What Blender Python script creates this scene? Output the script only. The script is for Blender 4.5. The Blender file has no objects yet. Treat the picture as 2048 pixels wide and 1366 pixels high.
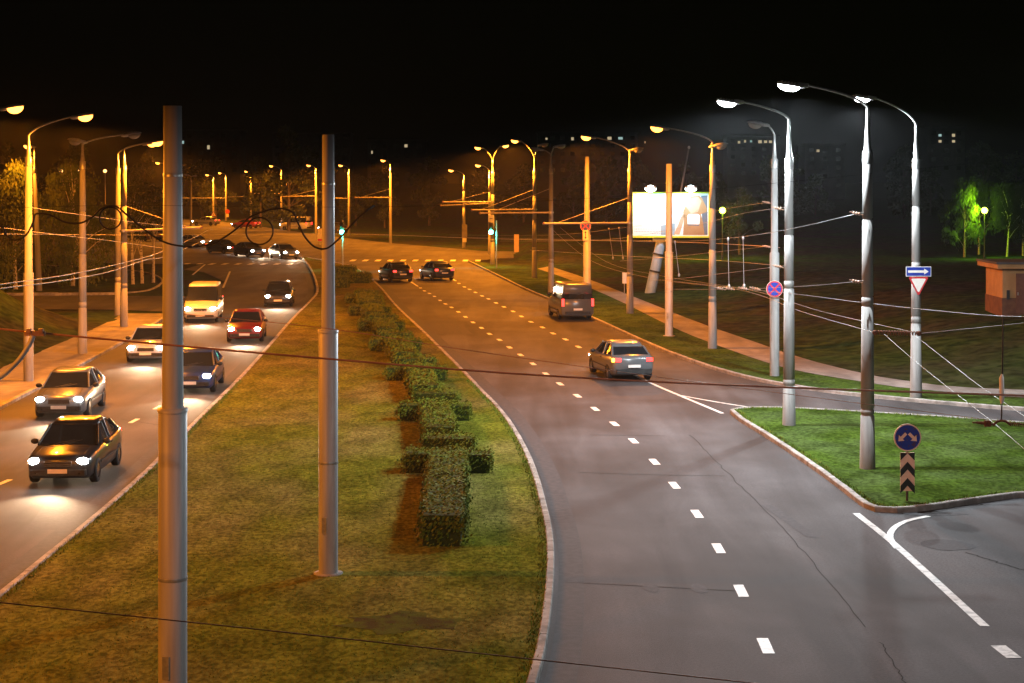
import bpy, bmesh, math, random
from mathutils import Vector, Matrix
from mathutils.geometry import tessellate_polygon
R = math.radians
random.seed(7)
S = bpy.context.scene
C = S.collection

# ------------------------------------------------------------------ camera, sky, moon, exposure
HZ, F, CH = 355.0, 3600.0, 8.0            # horizon row, focal length in photo pixels, eye height above the road
cam = bpy.data.objects.new('camera', bpy.data.cameras.new('camera'))
C.objects.link(cam)
cam.location = (0, 0, CH)
cam.rotation_euler = (R(90), 0, 0)
cam.data.sensor_width = 36
cam.data.lens = F / 2048 * 36
cam.data.shift_y = -(683 - HZ) / 2048
cam.data.clip_start = 0.5
cam.data.clip_end = 4000
S.camera = cam

w = bpy.data.worlds.new('World')
S.world = w
w.use_nodes = True
nt = w.node_tree
sky = nt.nodes.new('ShaderNodeTexSky')
sky.sky_type = 'NISHITA'
sky.sun_disc = False
sky.sun_elevation = R(1.0)
sky.sun_rotation = R(200)
bg = nt.nodes['Background']
bg.inputs['Strength'].default_value = 0.0004
nt.links.new(sky.outputs[0], bg.inputs[0])
moon = bpy.data.objects.new('moon', bpy.data.lights.new('moon', 'SUN'))
moon.data.energy = 0.01
moon.data.angle = R(0.5)
moon.rotation_euler = (R(50), 0, R(20))
C.objects.link(moon)
S.view_settings.view_transform = 'Standard'
S.view_settings.look = 'None'
S.view_settings.exposure = 0
S.view_settings.gamma = 1
S.cycles.use_denoising = True
S.cycles.max_bounces = 5
S.cycles.diffuse_bounces = 2
S.cycles.glossy_bounces = 2
S.cycles.sample_clamp_indirect = 4

SODIUM = (1.0, 0.27, 0.014)
LED = (0.86, 0.95, 1.0)
SOD_W, LED_W, HEAD_W = 16000, 7600, 1700

def G(x, y, z=0.0):
    """point where the sight line through photo pixel (x, y) meets height z"""
    d = (CH - z) * F / (y - HZ)
    return ((x - 1024) * d / F, d)
def P(x, y, d):
    return Vector(((x - 1024) * d / F, d, CH - (y - HZ) * d / F))

# ------------------------------------------------------------------ materials
def _mix(nt, a, b, fac):
    m = nt.nodes.new('ShaderNodeMix'); m.data_type = 'RGBA'
    for s, v in ((m.inputs[6], a), (m.inputs[7], b)):
        if isinstance(v, tuple): s.default_value = (*v, 1)
        else: nt.links.new(v, s)
    nt.links.new(fac, m.inputs[0])
    return m.outputs[2]
def mat(name, col, col2=None, scale=3.0, rough=.7, spec=.4, metal=0, bump=0, bscale=None, emit=None, estr=0, col3=None, s3=.3, lo=.4, hi=.6, detail=5, stretch=None):
    m = bpy.data.materials.new(name); m.use_nodes = True
    nt = m.node_tree; b = nt.nodes['Principled BSDF']
    b.inputs['Base Color'].default_value = (*col, 1)
    b.inputs['Roughness'].default_value = rough
    b.inputs['Specular IOR Level'].default_value = spec
    b.inputs['Metallic'].default_value = metal
    tc = nt.nodes.new('ShaderNodeTexCoord'); vec = tc.outputs['Object']
    if stretch:
        mp = nt.nodes.new('ShaderNodeMapping'); mp.inputs['Scale'].default_value = stretch
        nt.links.new(vec, mp.inputs[0]); vec = mp.outputs[0]
    def noise(sc, lo, hi, det=detail):
        n = nt.nodes.new('ShaderNodeTexNoise'); n.inputs['Scale'].default_value = sc; n.inputs['Detail'].default_value = det
        nt.links.new(vec, n.inputs['Vector'])
        r = nt.nodes.new('ShaderNodeMapRange'); r.inputs[1].default_value = lo; r.inputs[2].default_value = hi
        nt.links.new(n.outputs[0], r.inputs[0])
        return r.outputs[0], n.outputs[0]
    if col2:
        f, raw = noise(scale, lo, hi)
        c = _mix(nt, col, col2, f)
        if col3:
            f3, _ = noise(s3, .42, .62)
            c = _mix(nt, c, col3, f3)
        nt.links.new(c, b.inputs['Base Color'])
    if bump:
        _, raw = noise(bscale or scale * 4, 0, 1, 6)
        bn = nt.nodes.new('ShaderNodeBump'); bn.inputs['Strength'].default_value = bump; bn.inputs['Distance'].default_value = .03
        nt.links.new(raw, bn.inputs['Height']); nt.links.new(bn.outputs[0], b.inputs['Normal'])
    if emit:
        b.inputs['Emission Color'].default_value = (*emit, 1)
        b.inputs['Emission Strength'].default_value = estr
    return m
M = {}
M['asphalt'] = mat('asphalt', (.056, .055, .058), (.078, .076, .080), 18, .82, .16, bump=.25, bscale=60, col3=(.048, .046, .047), s3=.16, lo=.35, hi=.65)
def wear(m, sc, stretch, dark, light_, lo, hi):
    nt = m.node_tree; b = nt.nodes['Principled BSDF']; src = b.inputs['Base Color'].links[0].from_socket
    tc = nt.nodes.new('ShaderNodeTexCoord'); mp = nt.nodes.new('ShaderNodeMapping'); mp.inputs['Scale'].default_value = stretch
    nt.links.new(tc.outputs['Object'], mp.inputs[0])
    n = nt.nodes.new('ShaderNodeTexNoise'); n.inputs['Scale'].default_value = sc; n.inputs['Detail'].default_value = 4; n.inputs['Distortion'].default_value = .6
    nt.links.new(mp.outputs[0], n.inputs['Vector'])
    r = nt.nodes.new('ShaderNodeMapRange'); r.inputs[1].default_value = lo; r.inputs[2].default_value = hi; r.inputs[3].default_value = dark; r.inputs[4].default_value = light_
    nt.links.new(n.outputs[0], r.inputs[0])
    mx = nt.nodes.new('ShaderNodeMix'); mx.data_type = 'RGBA'; mx.blend_type = 'MULTIPLY'; mx.inputs[0].default_value = 1
    nt.links.new(src, mx.inputs[6]); nt.links.new(r.outputs[0], mx.inputs[7]); nt.links.new(mx.outputs[2], b.inputs['Base Color'])
wear(M['asphalt'], .75, (1, .10, 1), .72, 1.22, .35, .65)
wear(M['asphalt'], .35, (1, .6, 1), .80, 1.15, .38, .62)
wear(M['asphalt'], 90, (1, 1, 1), .75, 1.3, .3, .7)
M['patch'] = mat('asphalt_repair', (.042, .042, .046), (.055, .055, .06), 9, .82, .16, bump=.2, bscale=60)
M['gutter'] = mat('gutter_asphalt', (.042, .047, .052), (.056, .06, .066), 6, .82, .16, bump=.2, bscale=50)
M['crack'] = mat('crack', (.018, .017, .017), (.03, .03, .03), 8, .9, .1)
M['paint'] = mat('road_paint', (.62, .62, .60), (.48, .48, .47), 7, .55, .4, bump=.1, bscale=60, lo=.45, hi=.75)
M['kerb'] = mat('kerb_concrete', (.33, .31, .29), (.24, .22, .20), 5, .85, .2, bump=.3, bscale=30)
M['pavement'] = mat('pavement_asphalt', (.17, .155, .145), (.22, .20, .185), 2.2, .85, .2, bump=.2, bscale=50, col3=(.15, .135, .125), s3=.35)
M['grass'] = mat('lawn_grass', (.078, .090, .009), (.114, .114, .014), 5.5, .95, 0, bump=1.0, bscale=22, col3=(.13, .115, .03), s3=.33, lo=.3, hi=.7, detail=9, stretch=(1, .45, 1))
M['grass_green'] = mat('lush_grass', (.030, .054, .008), (.048, .078, .011), 3.5, .95, 0, bump=1.0, bscale=17, col3=(.05, .075, .02), s3=.5, lo=.3, hi=.7, detail=9)
M['ground'] = mat('rough_grass', (.018, .034, .007), (.034, .052, .011), 1.6, .95, 0, bump=.8, bscale=6, col3=(.032, .030, .014), s3=.12, lo=.3, hi=.7, detail=8)
M['soil'] = mat('bare_soil', (.062, .05, .02), (.08, .09, .02), 3, .95, 0, bump=.8, bscale=20)
M['blade'] = mat('grass_blade', (.08, .14, .014), (.14, .16, .025), 2.0, .9, .05)
M['concrete'] = mat('pole_concrete', (.25, .245, .235), (.20, .195, .19), 2.5, .7, .3, bump=.08, bscale=40, stretch=(1, 1, .25))
M['steel_pole'] = mat('painted_steel', (.40, .40, .41), (.33, .32, .32), 2.0, .45, .4, bump=.03, bscale=30, stretch=(1, 1, .2))
M['galv'] = mat('galvanised_steel', (.42, .42, .41), (.33, .33, .32), 12, .4, .5, metal=.6)
M['head'] = mat('lamp_housing', (.42, .42, .42), (.34, .34, .34), 8, .45, .4)
M['sod'] = mat('sodium_glow', (.8, .5, .2), emit=(1, .32, .04), estr=9)
M['led'] = mat('led_glow', (.9, .9, .9), emit=(.9, .97, 1), estr=60)
M['flood'] = mat('flood_glow', (.9, .9, .9), emit=(.8, .97, 1), estr=22)
M['parkglow'] = mat('park_lamp_glow', (.7, .8, .1), emit=(.75, 1, .06), estr=16)
M['greenglow'] = mat('green_signal_glow', (.1, .8, .6), emit=(.12, 1, .72), estr=16)
M['dim'] = mat('unlit_glass', (.35, .33, .3), (.3, .28, .25), 5, .2, .5)
M['smallglow'] = mat('distant_lamp_glow', (.8, .5, .2), emit=(1, .5, .15), estr=4)
M['dark'] = mat('black_plastic', (.02, .02, .02), (.03, .03, .03), 9, .5, .3)
M['rubber'] = mat('rubber', (.015, .015, .015), (.025, .025, .025), 9, .8, .2)
M['cable'] = mat('black_cable', (.012, .011, .010), (.02, .018, .016), 9, .6, .3)
M['wire'] = mat('copper_wire', (.30, .13, .075), (.22, .09, .05), 4, .5, .4)
M['wire_grey'] = mat('steel_wire', (.22, .21, .20), (.16, .155, .15), 4, .5, .4, metal=.2)
M['bracket'] = mat('bracket_steel', (.45, .40, .35), (.36, .32, .28), 6, .5, .4)
M['rust'] = mat('rusty_iron', (.16, .06, .03), (.09, .035, .02), 18, .85, .2, bump=.3, bscale=60)
M['porc'] = mat('insulator', (.30, .17, .11), (.22, .12, .08), 10, .3, .5)
M['blue'] = mat('sign_blue', (.012, .035, .30), (.010, .03, .25), 6, .4, .4)
M['blue_worn'] = mat('worn_sign_blue', (.012, .03, .26), (.06, .03, .10), 9, .5, .3, lo=.55, hi=.62)
M['red'] = mat('sign_red', (.50, .03, .035), (.42, .025, .03), 6, .4, .4)
M['white'] = mat('sign_white', (.72, .68, .64), (.66, .62, .58), 6, .45, .4)
M['peach'] = mat('aged_reflective_white', (.74, .52, .40), (.68, .47, .36), 6, .45, .4)
M['black'] = mat('sign_black', (.012, .012, .012), (.02, .02, .02), 6, .5, .3)
M['leaf'] = mat('hedge_leaf', (.085, .122, .009), (.125, .130, .012), 3.0, .7, .08, lo=.35, hi=.65)
M['leaf_shade'] = mat('hedge_inner_shade', (.030, .045, .008), (.042, .055, .010), 6, .9, .1)  # darker leaf green: shade in the hedge gaps put into the colour
M['tree_leaf'] = mat('birch_leaf', (.045, .07, .012), (.08, .095, .02), .9, .7, .1)
M['tree_dark'] = mat('dark_leaf', (.030, .042, .014), (.045, .055, .018), .6, .7, .2)
M['bark'] = mat('bark', (.07, .055, .045), (.10, .08, .065), 6, .9, .1, bump=.5, bscale=20)
M['birch'] = mat('birch_bark', (.42, .39, .35), (.10, .08, .07), 5, .8, .2, lo=.55, hi=.65, stretch=(1, 1, 3))
M['wall_d'] = mat('panel_wall', (.05, .047, .045), (.065, .06, .058), .4, .9, .1)
M['roof'] = mat('flat_roof', (.06, .055, .055), (.08, .075, .07), .6, .9, .1)
M['win_w'] = mat('lit_window', (.6, .5, .35), emit=(1, .78, .45), estr=.5)
M['win_c'] = mat('lit_window_cool', (.5, .6, .6), emit=(.6, .9, .85), estr=.5)
M['plaster'] = mat('ochre_plaster', (.30, .17, .075), (.25, .14, .06), 1.5, .9, .1, bump=.2, bscale=20)
M['plinth'] = mat('brown_plinth', (.12, .06, .035), (.09, .045, .03), 3, .9, .1)
M['door'] = mat('door_paint', (.12, .05, .03), (.10, .04, .025), 5, .6, .3)
M['postblue'] = mat('blue_grey_paint', (.30, .40, .50), (.24, .33, .42), 1.5, .5, .4, bump=.05)
M['lime'] = mat('lime_trim', (.60, .68, .03), (.55, .62, .03), 3, .5, .4)
M['p_white'] = mat('poster_white', (.80, .82, .84), (.76, .79, .82), 1.2, .6, .3)
M['p_grey'] = mat('poster_grey', (.16, .18, .22), (.13, .15, .19), 1.0, .6, .3)
M['p_tan'] = mat('poster_tan', (.42, .24, .12), (.37, .21, .10), 1.3, .6, .3)
M['p_skin'] = mat('poster_pale_tan', (.56, .38, .26), (.50, .33, .22), 1.3, .6, .3)
M['p_ink'] = mat('poster_ink', (.25, .30, .40), (.22, .27, .36), 2, .6, .3)
M['p_sky'] = mat('poster_blue', (.30, .40, .48), (.26, .36, .44), 2, .6, .3)
M['glass'] = mat('car_glass', (.012, .014, .016), rough=.06, spec=.6)
M['chrome'] = mat('chrome', (.5, .5, .5), rough=.2, metal=1)
M['headlamp'] = mat('headlamp_glow', (.9, .9, .9), emit=(1, .96, .88), estr=120)
M['taillamp'] = mat('taillamp_glow', (.5, .02, .02), emit=(1, .035, .03), estr=5)
M['amber'] = mat('amber_glow', (.8, .4, .05), emit=(1, .36, .03), estr=14)
wear(M['kerb'], 1.3, (1, 1, 1), .68, 1.2, .35, .65)
wear(M['grass'], 1.1, (1, .5, 1), .74, 1.25, .36, .64)
wear(M['grass'], 9, (1, .6, 1), .62, 1.4, .36, .64)
wear(M['grass_green'], .9, (1, .6, 1), .70, 1.25, .36, .64)
wear(M['grass_green'], 8, (1, .6, 1), .65, 1.35, .36, .64)
wear(M['ground'], 1.5, (1, 1, 1), .6, 1.4, .36, .64)
wear(M['pavement'], .8, (1, .3, 1), .75, 1.2, .36, .64)
wear(M['paint'], 5, (1, 1, 1), .60, 1.05, .36, .52)
wear(M['steel_pole'], 3, (1, 1, .12), .80, 1.1, .36, .6)
wear(M['concrete'], 4, (1, 1, .10), .78, 1.1, .36, .6)
def paint(name, c):
    m = mat('car_paint_' + name, c, rough=.28, spec=.5); m.node_tree.nodes['Principled BSDF'].inputs['Coat Weight'].default_value = .5
    return m
CARP = {'black': paint('black', (.012, .012, .014)), 'grey': paint('grey', (.10, .105, .11)), 'silver': paint('silver', (.34, .35, .36)),
        'blue': paint('blue', (.015, .03, .09)), 'red': paint('red', (.16, .015, .015)), 'white': paint('white', (.62, .62, .60)), 'green': paint('green', (.02, .06, .045))}

# ------------------------------------------------------------------ mesh helpers
class MB:
    def __init__(s): s.v = []; s.f = []; s.sm = []
    def add(s, vs, fs, smooth=False, mt=None):
        n = len(s.v)
        s.v += [tuple(mt @ Vector(p)) if mt else tuple(p) for p in vs]
        s.f += [tuple(i + n for i in f) for f in fs]
        s.sm += [smooth] * len(fs)
        return s
    def box(s, c, d, mt=None, rz=0, bev=0):
        x, y, z = d[0] / 2, d[1] / 2, d[2] / 2
        cs, sn = math.cos(rz), math.sin(rz)
        if bev:
            b = min(bev, x * .49, y * .49)
            ring = [(x - b, -y), (x, -y + b), (x, y - b), (x - b, y), (-x + b, y), (-x, y - b), (-x, -y + b), (-x + b, -y)]
        else:
            ring = [(x, -y), (x, y), (-x, y), (-x, -y)]
        n = len(ring)
        vs = [(c[0] + a * cs - q * sn, c[1] + a * sn + q * cs, c[2] + zz) for zz in (-z, z) for a, q in ring]
        fs = [tuple(range(n))[::-1], tuple(range(n, 2 * n))] + [(i, (i + 1) % n, n + (i + 1) % n, n + i) for i in range(n)]
        return s.add(vs, fs, False, mt)
    def tube(s, pts, r, n=8, caps=True):
        pts = [Vector(p) for p in pts]
        rs = r if isinstance(r, (list, tuple)) else [r] * len(pts)
        vs, fs = [], []
        up = None
        for i, p in enumerate(pts):
            t = (pts[min(i + 1, len(pts) - 1)] - pts[max(i - 1, 0)]).normalized()
            if up is None:
                up = Vector((0, 0, 1)) if abs(t.z) < .9 else Vector((1, 0, 0))
            a = t.cross(up).normalized(); b = a.cross(t).normalized(); up = b
            for k in range(n):
                an = 2 * math.pi * k / n
                vs.append(p + (a * math.cos(an) + b * math.sin(an)) * rs[i])
        for i in range(len(pts) - 1):
            for k in range(n):
                fs.append((i * n + k, i * n + (k + 1) % n, (i + 1) * n + (k + 1) % n, (i + 1) * n + k))
        s.add(vs, fs, True)
        if caps:
            m = len(pts) - 1
            s.add([vs[k] for k in range(n)], [tuple(range(n))]); s.add([vs[m * n + k] for k in range(n)], [tuple(range(n))[::-1]])
        return s
    def lathe(s, prof, n=20, c=(0, 0, 0)):
        vs, fs = [], []
        for r, z in prof:
            for k in range(n):
                a = 2 * math.pi * k / n
                vs.append((c[0] + r * math.cos(a), c[1] + r * math.sin(a), c[2] + z))
        for i in range(len(prof) - 1):
            for k in range(n):
                fs.append((i * n + k, i * n + (k + 1) % n, (i + 1) * n + (k + 1) % n, (i + 1) * n + k))
        s.add(vs, fs, True)
        m = len(prof) - 1
        s.add([vs[m * n + k] for k in range(n)], [tuple(range(n))])
        return s
    def ell(s, c, r, n=12, m=8, mt=None, zmax=9, zmin=-9):
        vs, fs = [], []
        for i in range(m + 1):
            t = math.pi * i / m
            for k in range(n):
                a = 2 * math.pi * k / n
                z = max(zmin, min(zmax, math.cos(t)))
                vs.append((c[0] + r[0] * math.sin(t) * math.cos(a), c[1] + r[1] * math.sin(t) * math.sin(a), c[2] + r[2] * z))
        for i in range(m):
            for k in range(n):
                fs.append((i * n + k, i * n + (k + 1) % n, (i + 1) * n + (k + 1) % n, (i + 1) * n + k))
        return s.add(vs, fs, True, mt)
    def face(s, pts, y0, y1):
        """x,z outline extruded from y0 (toward the viewer) to y1"""
        n = len(pts)
        vs = [(x, y0, z) for x, z in pts] + [(x, y1, z) for x, z in pts]
        fs = [tuple(range(n)), tuple(range(n, 2 * n))[::-1]] + [(i, (i + 1) % n, n + (i + 1) % n, n + i) for i in range(n)]
        return s.add(vs, fs)
    def disc(s, c, r, y0, y1, n=28):
        return s.face([(c[0] + r * math.cos(2 * math.pi * k / n), c[1] + r * math.sin(2 * math.pi * k / n)) for k in range(n)], y0, y1)
def obj(name, mb, m=None, parent=None, loc=None):
    me = bpy.data.meshes.new(name)
    me.from_pydata(mb.v, [], mb.f)
    me.polygons.foreach_set('use_smooth', mb.sm)
    b = bmesh.new(); b.from_mesh(me)
    if len(mb.v) < 20000: bmesh.ops.recalc_face_normals(b, faces=b.faces)
    b.to_mesh(me); b.free()
    o = bpy.data.objects.new(name, me); C.objects.link(o)
    if m: me.materials.append(m)
    if parent: o.parent = parent
    if loc: o.location = loc
    return o
def tag(o, label, cat, group=None, kind=None):
    o['label'] = label; o['category'] = cat
    if group: o['group'] = group
    if kind: o['kind'] = kind
    return o
def thing(name, label, cat, loc=(0, 0, 0), rz=0, group=None):
    o = bpy.data.objects.new(name, None); C.objects.link(o)
    o.empty_display_size = .2
    o.location = loc; o.rotation_euler = (0, 0, rz)
    return tag(o, label, cat, group)
def struct(name, mb, m):
    o = obj(name, mb, m); o['kind'] = 'structure'; return o
def dup(root, loc, rz, label, group=None):
    r = root.copy(); C.objects.link(r); r.location = loc; r.rotation_euler = (0, 0, rz); r['label'] = label
    if group: r['group'] = group
    for ch in list(root.children):
        if ch.type == 'LIGHT': continue
        c = ch.copy(); C.objects.link(c); c.parent = r
        for g in list(ch.children):
            d = g.copy(); C.objects.link(d); d.parent = c
    return r
def light(name, kind, loc, col, watts, parent=None, size=150, blend=.6, rot=(0, 0, 0), rad=.12):
    l = bpy.data.lights.new(name, kind); l.color = col; l.energy = watts; l.shadow_soft_size = rad
    if kind == 'SPOT': l.spot_size = R(size); l.spot_blend = blend
    o = bpy.data.objects.new(name, l); C.objects.link(o); o.location = loc; o.rotation_euler = rot
    if parent: o.parent = parent
    return o
def lerp_poly(poly, n):
    ps = [Vector((*p, 0)) for p in poly]
    L = [0]
    for a, b in zip(ps, ps[1:]): L.append(L[-1] + (b - a).length)
    out = []
    for i in range(n):
        t = L[-1] * i / (n - 1)
        j = max(k for k in range(len(L)) if L[k] <= t + 1e-9); j = min(j, len(ps) - 2)
        u = (t - L[j]) / max(1e-9, L[j + 1] - L[j])
        q = ps[j].lerp(ps[j + 1], u); out.append((q.x, q.y))
    return out
def smooth_poly(p, it=2, closed=False):
    for _ in range(it):
        q = [] if closed else [p[0]]
        rng = range(len(p)) if closed else range(len(p) - 1)
        for i in rng:
            a, b = p[i], p[(i + 1) % len(p)]
            q += [(a[0] * .75 + b[0] * .25, a[1] * .75 + b[1] * .25), (a[0] * .25 + b[0] * .75, a[1] * .25 + b[1] * .75)]
        if not closed: q.append(p[-1])
        p = q
    return p
def sheet(name, outline, z, m, kind='structure'):
    b = bmesh.new()
    vs = [b.verts.new((x, y, z)) for x, y in outline]
    for t in tessellate_polygon([[Vector((x, y, 0)) for x, y in outline]]):
        f = b.faces.new([vs[i] for i in t]); f.normal_update()
        if f.normal.z < 0: f.normal_flip()
    me = bpy.data.meshes.new(name); b.to_mesh(me); b.free()
    o = bpy.data.objects.new(name, me); C.objects.link(o); me.materials.append(m); o['kind'] = kind
    return o
def offset(p, d, closed=False):
    out = []
    n = len(p)
    for i in range(n):
        a = Vector(p[(i - 1) % n] if closed or i else p[0]); c = Vector(p[(i + 1) % n] if closed or i < n - 1 else p[-1])
        t = (c - a); t = t.normalized() if t.length else Vector((0, 1))
        out.append((p[i][0] - t.y * d, p[i][1] + t.x * d))
    return out
def ribbon(mb, line, wid, z, closed=False):
    A = offset(line, wid / 2, closed); B = offset(line, -wid / 2, closed)
    n = len(line)
    vs = [(x, y, z) for x, y in A] + [(x, y, z) for x, y in B]
    fs = [(i, n + i, n + (i + 1) % n, (i + 1) % n) for i in range(n if closed else n - 1)]
    return mb.add(vs, fs)
def kerb(name, line, closed=False, wid=.16, top=.135, bot=-.05):
    """kerb stones swept along a line: a real step with a chamfered edge"""
    mb = MB()
    prof = [(-wid / 2, bot), (-wid / 2, top - .02), (-wid / 2 + .02, top), (wid / 2 - .02, top), (wid / 2, top - .02), (wid / 2, bot)]
    loop = list(line) + ([line[0]] if closed else [])
    tot = sum(math.dist(p, q) for p, q in zip(loop, loop[1:]))
    L = lerp_poly(loop, max(3, int(tot / .5) + 1))
    rings = [offset(L, q[0]) for q in prof]
    rr = random.Random(len(line)); k = len(prof)
    for i in range(0, len(L) - 2, 2):                       # one stone per metre with a joint between stones
        dz, g = rr.gauss(0, .004), .007
        vs = []
        for c, t in ((i, 0), (i + 1, 0), (i + 2, 1)):
            for j in range(k):
                x, y = rings[j][c]
                if t:
                    x0, y0 = rings[j][c - 1]; x += (x0 - x) * g / .5; y += (y0 - y) * g / .5
                vs.append((x, y, prof[j][1] + (dz if prof[j][1] > 0 else 0)))
        fs = [(m * k + j, m * k + j + 1, (m + 1) * k + j + 1, (m + 1) * k + j) for m in range(2) for j in range(k - 1)]
        mb.add(vs, fs + [tuple(range(k)), tuple(range(2 * k, 3 * k))[::-1]])
    return struct(name, mb, M['kerb'])
def seg_dist(px, py, line):
    best = 1e9; side = 0
    for (ax, ay), (bx, by) in zip(line, line[1:]):
        dx, dy = bx - ax, by - ay
        t = max(0, min(1, ((px - ax) * dx + (py - ay) * dy) / (dx * dx + dy * dy + 1e-9)))
        d = math.hypot(px - ax - t * dx, py - ay - t * dy)
        if d < best: best = d; side = dx * (py - ay) - dy * (px - ax)
    return best, side
def sst(t):
    t = max(0, min(1, t)); return t * t * (3 - 2 * t)

# ------------------------------------------------------------------ plan of the roads (metres, from points on the road)
gp = lambda L: [G(*p) for p in L]
med_r = [(-.75, 15), (-.3, 22)] + gp([(1068, 1366), (1089, 1276), (1101, 1160), (1101, 1095), (1094, 1047), (1085, 1012), (1075, 970), (1058, 922), (1034, 874), (1003, 827), (959, 782), (918, 738), (873, 693), (839, 659), (791, 615), (764, 580), (735, 553), (706, 534)])
med_l = [(-9.69, 15), (-9.69, 34), (-9.69, 43)] + gp([(314, 931), (372, 869), (475, 767), (523, 714), (581, 645), (622, 604), (636, 588), (634, 570), (625, 545), (612, 524), (600, 514)])
left_k = [(-17, 15), (-17, 45), (-17.45, 56), (-18.0, 70), (-19.4, 99)]
side_l0, side_l1 = (-20.0, 107), (-20.7, 121)
right_k = gp([(938, 524), (993, 551), (1044, 577), (1123, 610), (1205, 647), (1308, 695), (1376, 722), (1461, 750), (1560, 772), (1700, 792), (1905, 811), (2048, 823)]) + [(26, 57.5), (45, 53), (90, 49)]
walk_n = gp([(1075, 540), (1140, 562), (1240, 605), (1330, 652), (1400, 683), (1535, 732), (1602, 749), (1720, 769), (1821, 784), (2048, 803)]) + [(28, 60), (45, 55.5), (90, 51.5)]
walk_f = gp([(1100, 535), (1175, 560), (1290, 606), (1400, 651), (1494, 683), (1602, 722), (1737, 756), (1821, 769), (1905, 780), (2048, 786)]) + [(28, 63), (45, 58.5), (90, 54.5)]
isl = gp([(1459, 828), (1480, 822), (1530, 820), (1602, 823), (1703, 828), (1939, 843), (2048, 852)]) + [(24, 54.5), (34, 51.5), (46, 49.2), (34, 48.8), (22, 47.6)] + gp([(2048, 992), (1950, 1006), (1850, 1021), (1790, 1026), (1752, 1024), (1730, 1014), (1700, 990), (1640, 945), (1560, 890)])
med_r = smooth_poly(med_r); med_l = smooth_poly(med_l); right_k = smooth_poly(right_k)
walk_n = smooth_poly(walk_n, 1); walk_f = smooth_poly(walk_f, 1)
isl = smooth_poly(isl, 1, True)

# ground: one sheet to the horizon, banks on both sides of the road
def ground_z(x, y):
    z = -.07
    d, s = seg_dist(x, y, walk_f)
    out_r = s > 0
    if out_r and y > 50 and x > 0:
        far = 1 - .55 * sst((y - 105) / 40)
        z = .09 + 1.5 * far * sst(d / 15) + .06 * math.sin(x * 1.1 + y * .7) * sst(d / 4)
    elif x > 0 and y > 50 and d < 1.6:
        z = .09 - .16 * sst(d / 1.4)
    e = -21.0 - .03 * (y - 75) - x
    if x < 0 and 15 < y < 106 and e > -1:
        z = max(z, .09 + 4.2 * sst(e / 10) * sst((104 - y) / 12) + .05 * math.sin(x * 1.3 + y)) if e > 0 else .09 - .16 * sst(-e)
    if x < -22 and y > 123 and y < 170 and x < -24 - (y - 123) * .12:
        z = max(z, .05)
    return z
xs = [-1600, -900, -500, -300, -200, -140, -100, -80, -66] + [-58 + 1.0 * i for i in range(0, 46)] + [-12, -6, 0] + [2 + 1.0 * i for i in range(0, 60)] + [66, 74, 85, 100, 140, 200, 300, 500, 900, 1600]
ys = [6, 14, 24, 34, 44] + [48 + 1.0 * i for i in range(0, 96)] + [148, 153, 158, 164, 170, 180, 195, 210, 230, 260, 300, 360, 460, 620, 900, 1400, 2400]
mb = MB()
nx = len(xs)
mb.add([(x, y, ground_z(x, y)) for y in ys for x in xs], [(j * nx + i, j * nx + i + 1, (j + 1) * nx + i + 1, (j + 1) * nx + i) for j in range(len(ys) - 1) for i in range(nx - 1)], True)
struct('ground', mb, M['ground'])

# carriageways: one asphalt sheet, raised verges and lawns stand on it
road_out = left_k + [side_l0, (-24, 109), (-70, 112), (-70, 122), (-27, 122), side_l1, (-22, 138), (-26, 152), (-34, 166), (-52, 178), (-90, 188), (-150, 192), (-150, 420)] + gp([(380, 438), (440, 443), (500, 450), (560, 459), (620, 467), (700, 477), (790, 487), (850, 492)]) + [(-3.2, 196), (12, 192), (60, 186), (60, 178), (8, 181), (-1.5, 178)] + right_k + [(90, 15)]
sheet('road', road_out, 0, M['asphalt'])
sheet('median_lawn', med_l + med_r[::-1], .112, M['grass'])
kerb('median_kerb', med_l + med_r[::-1], True)
sheet('island_lawn', isl, .112, M['grass_green'])
kerb('island_kerb', isl, True)
kerb('roadside_kerb', right_k)
sheet('roadside_verge', right_k + walk_n[::-1], .110, M['grass_green'])
sheet('footpath', walk_n + walk_f[::-1], .120, M['pavement'])
lk2 = smooth_poly(left_k + [(-20.0, 104.5)])
kerb('pavement_kerb', lk2)
pav_o = smooth_poly([(-20.6, 15), (-20.6, 45), (-20.9, 62), (-21.2, 76), (-21.9, 97), (-22.6, 104.5)])
sheet('pavement', lk2 + pav_o[::-1], .118, M['pavement'])
far_k = smooth_poly([(-70, 122.5), (-29, 122.6), (-25.5, 124), (-25.6, 130), (-27, 140), (-31, 152), (-40, 162), (-60, 172), (-95, 180)])
kerb('far_kerb', far_k)
# darker repaired strip along the median, wheel stains, seams and cracks
mb = MB(); ribbon(mb, offset(med_r, -.42), .5, .004); struct('gutter_strip', mb, M['gutter'])
mb = MB(); ribbon(mb, offset(med_l, .42), .5, .004); struct('gutter_strip_west', mb, M['gutter'])
def crack_line(pts, wid=.045):
    L = smooth_poly(gp(pts), 1)
    L = lerp_poly(L, 26)
    L = [(x + random.gauss(0, .02), y) for x, y in L]
    return L
mb = MB()
for pts, wd in (([(1500, 990), (1560, 1050), (1640, 1140), (1700, 1215), (1730, 1255)], .019), ([(1760, 1285), (1790, 1330), (1830, 1400)], .02), ([(1380, 870), (1440, 930), (1500, 990)], .022),
                ([(1130, 1165), (1280, 1172), (1470, 1182)], .03), ([(1160, 945), (1300, 950), (1450, 952)], .03), ([(1930, 1105), (1990, 1123), (2060, 1145)], .04), ([(1180, 870), (1330, 872)], .04),
                ([(380, 862), (330, 852), (240, 838)], .04)):
    ribbon(mb, crack_line(pts), wd, .005)
struct('road_crack', mb, M['crack'])
mb = MB()
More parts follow.
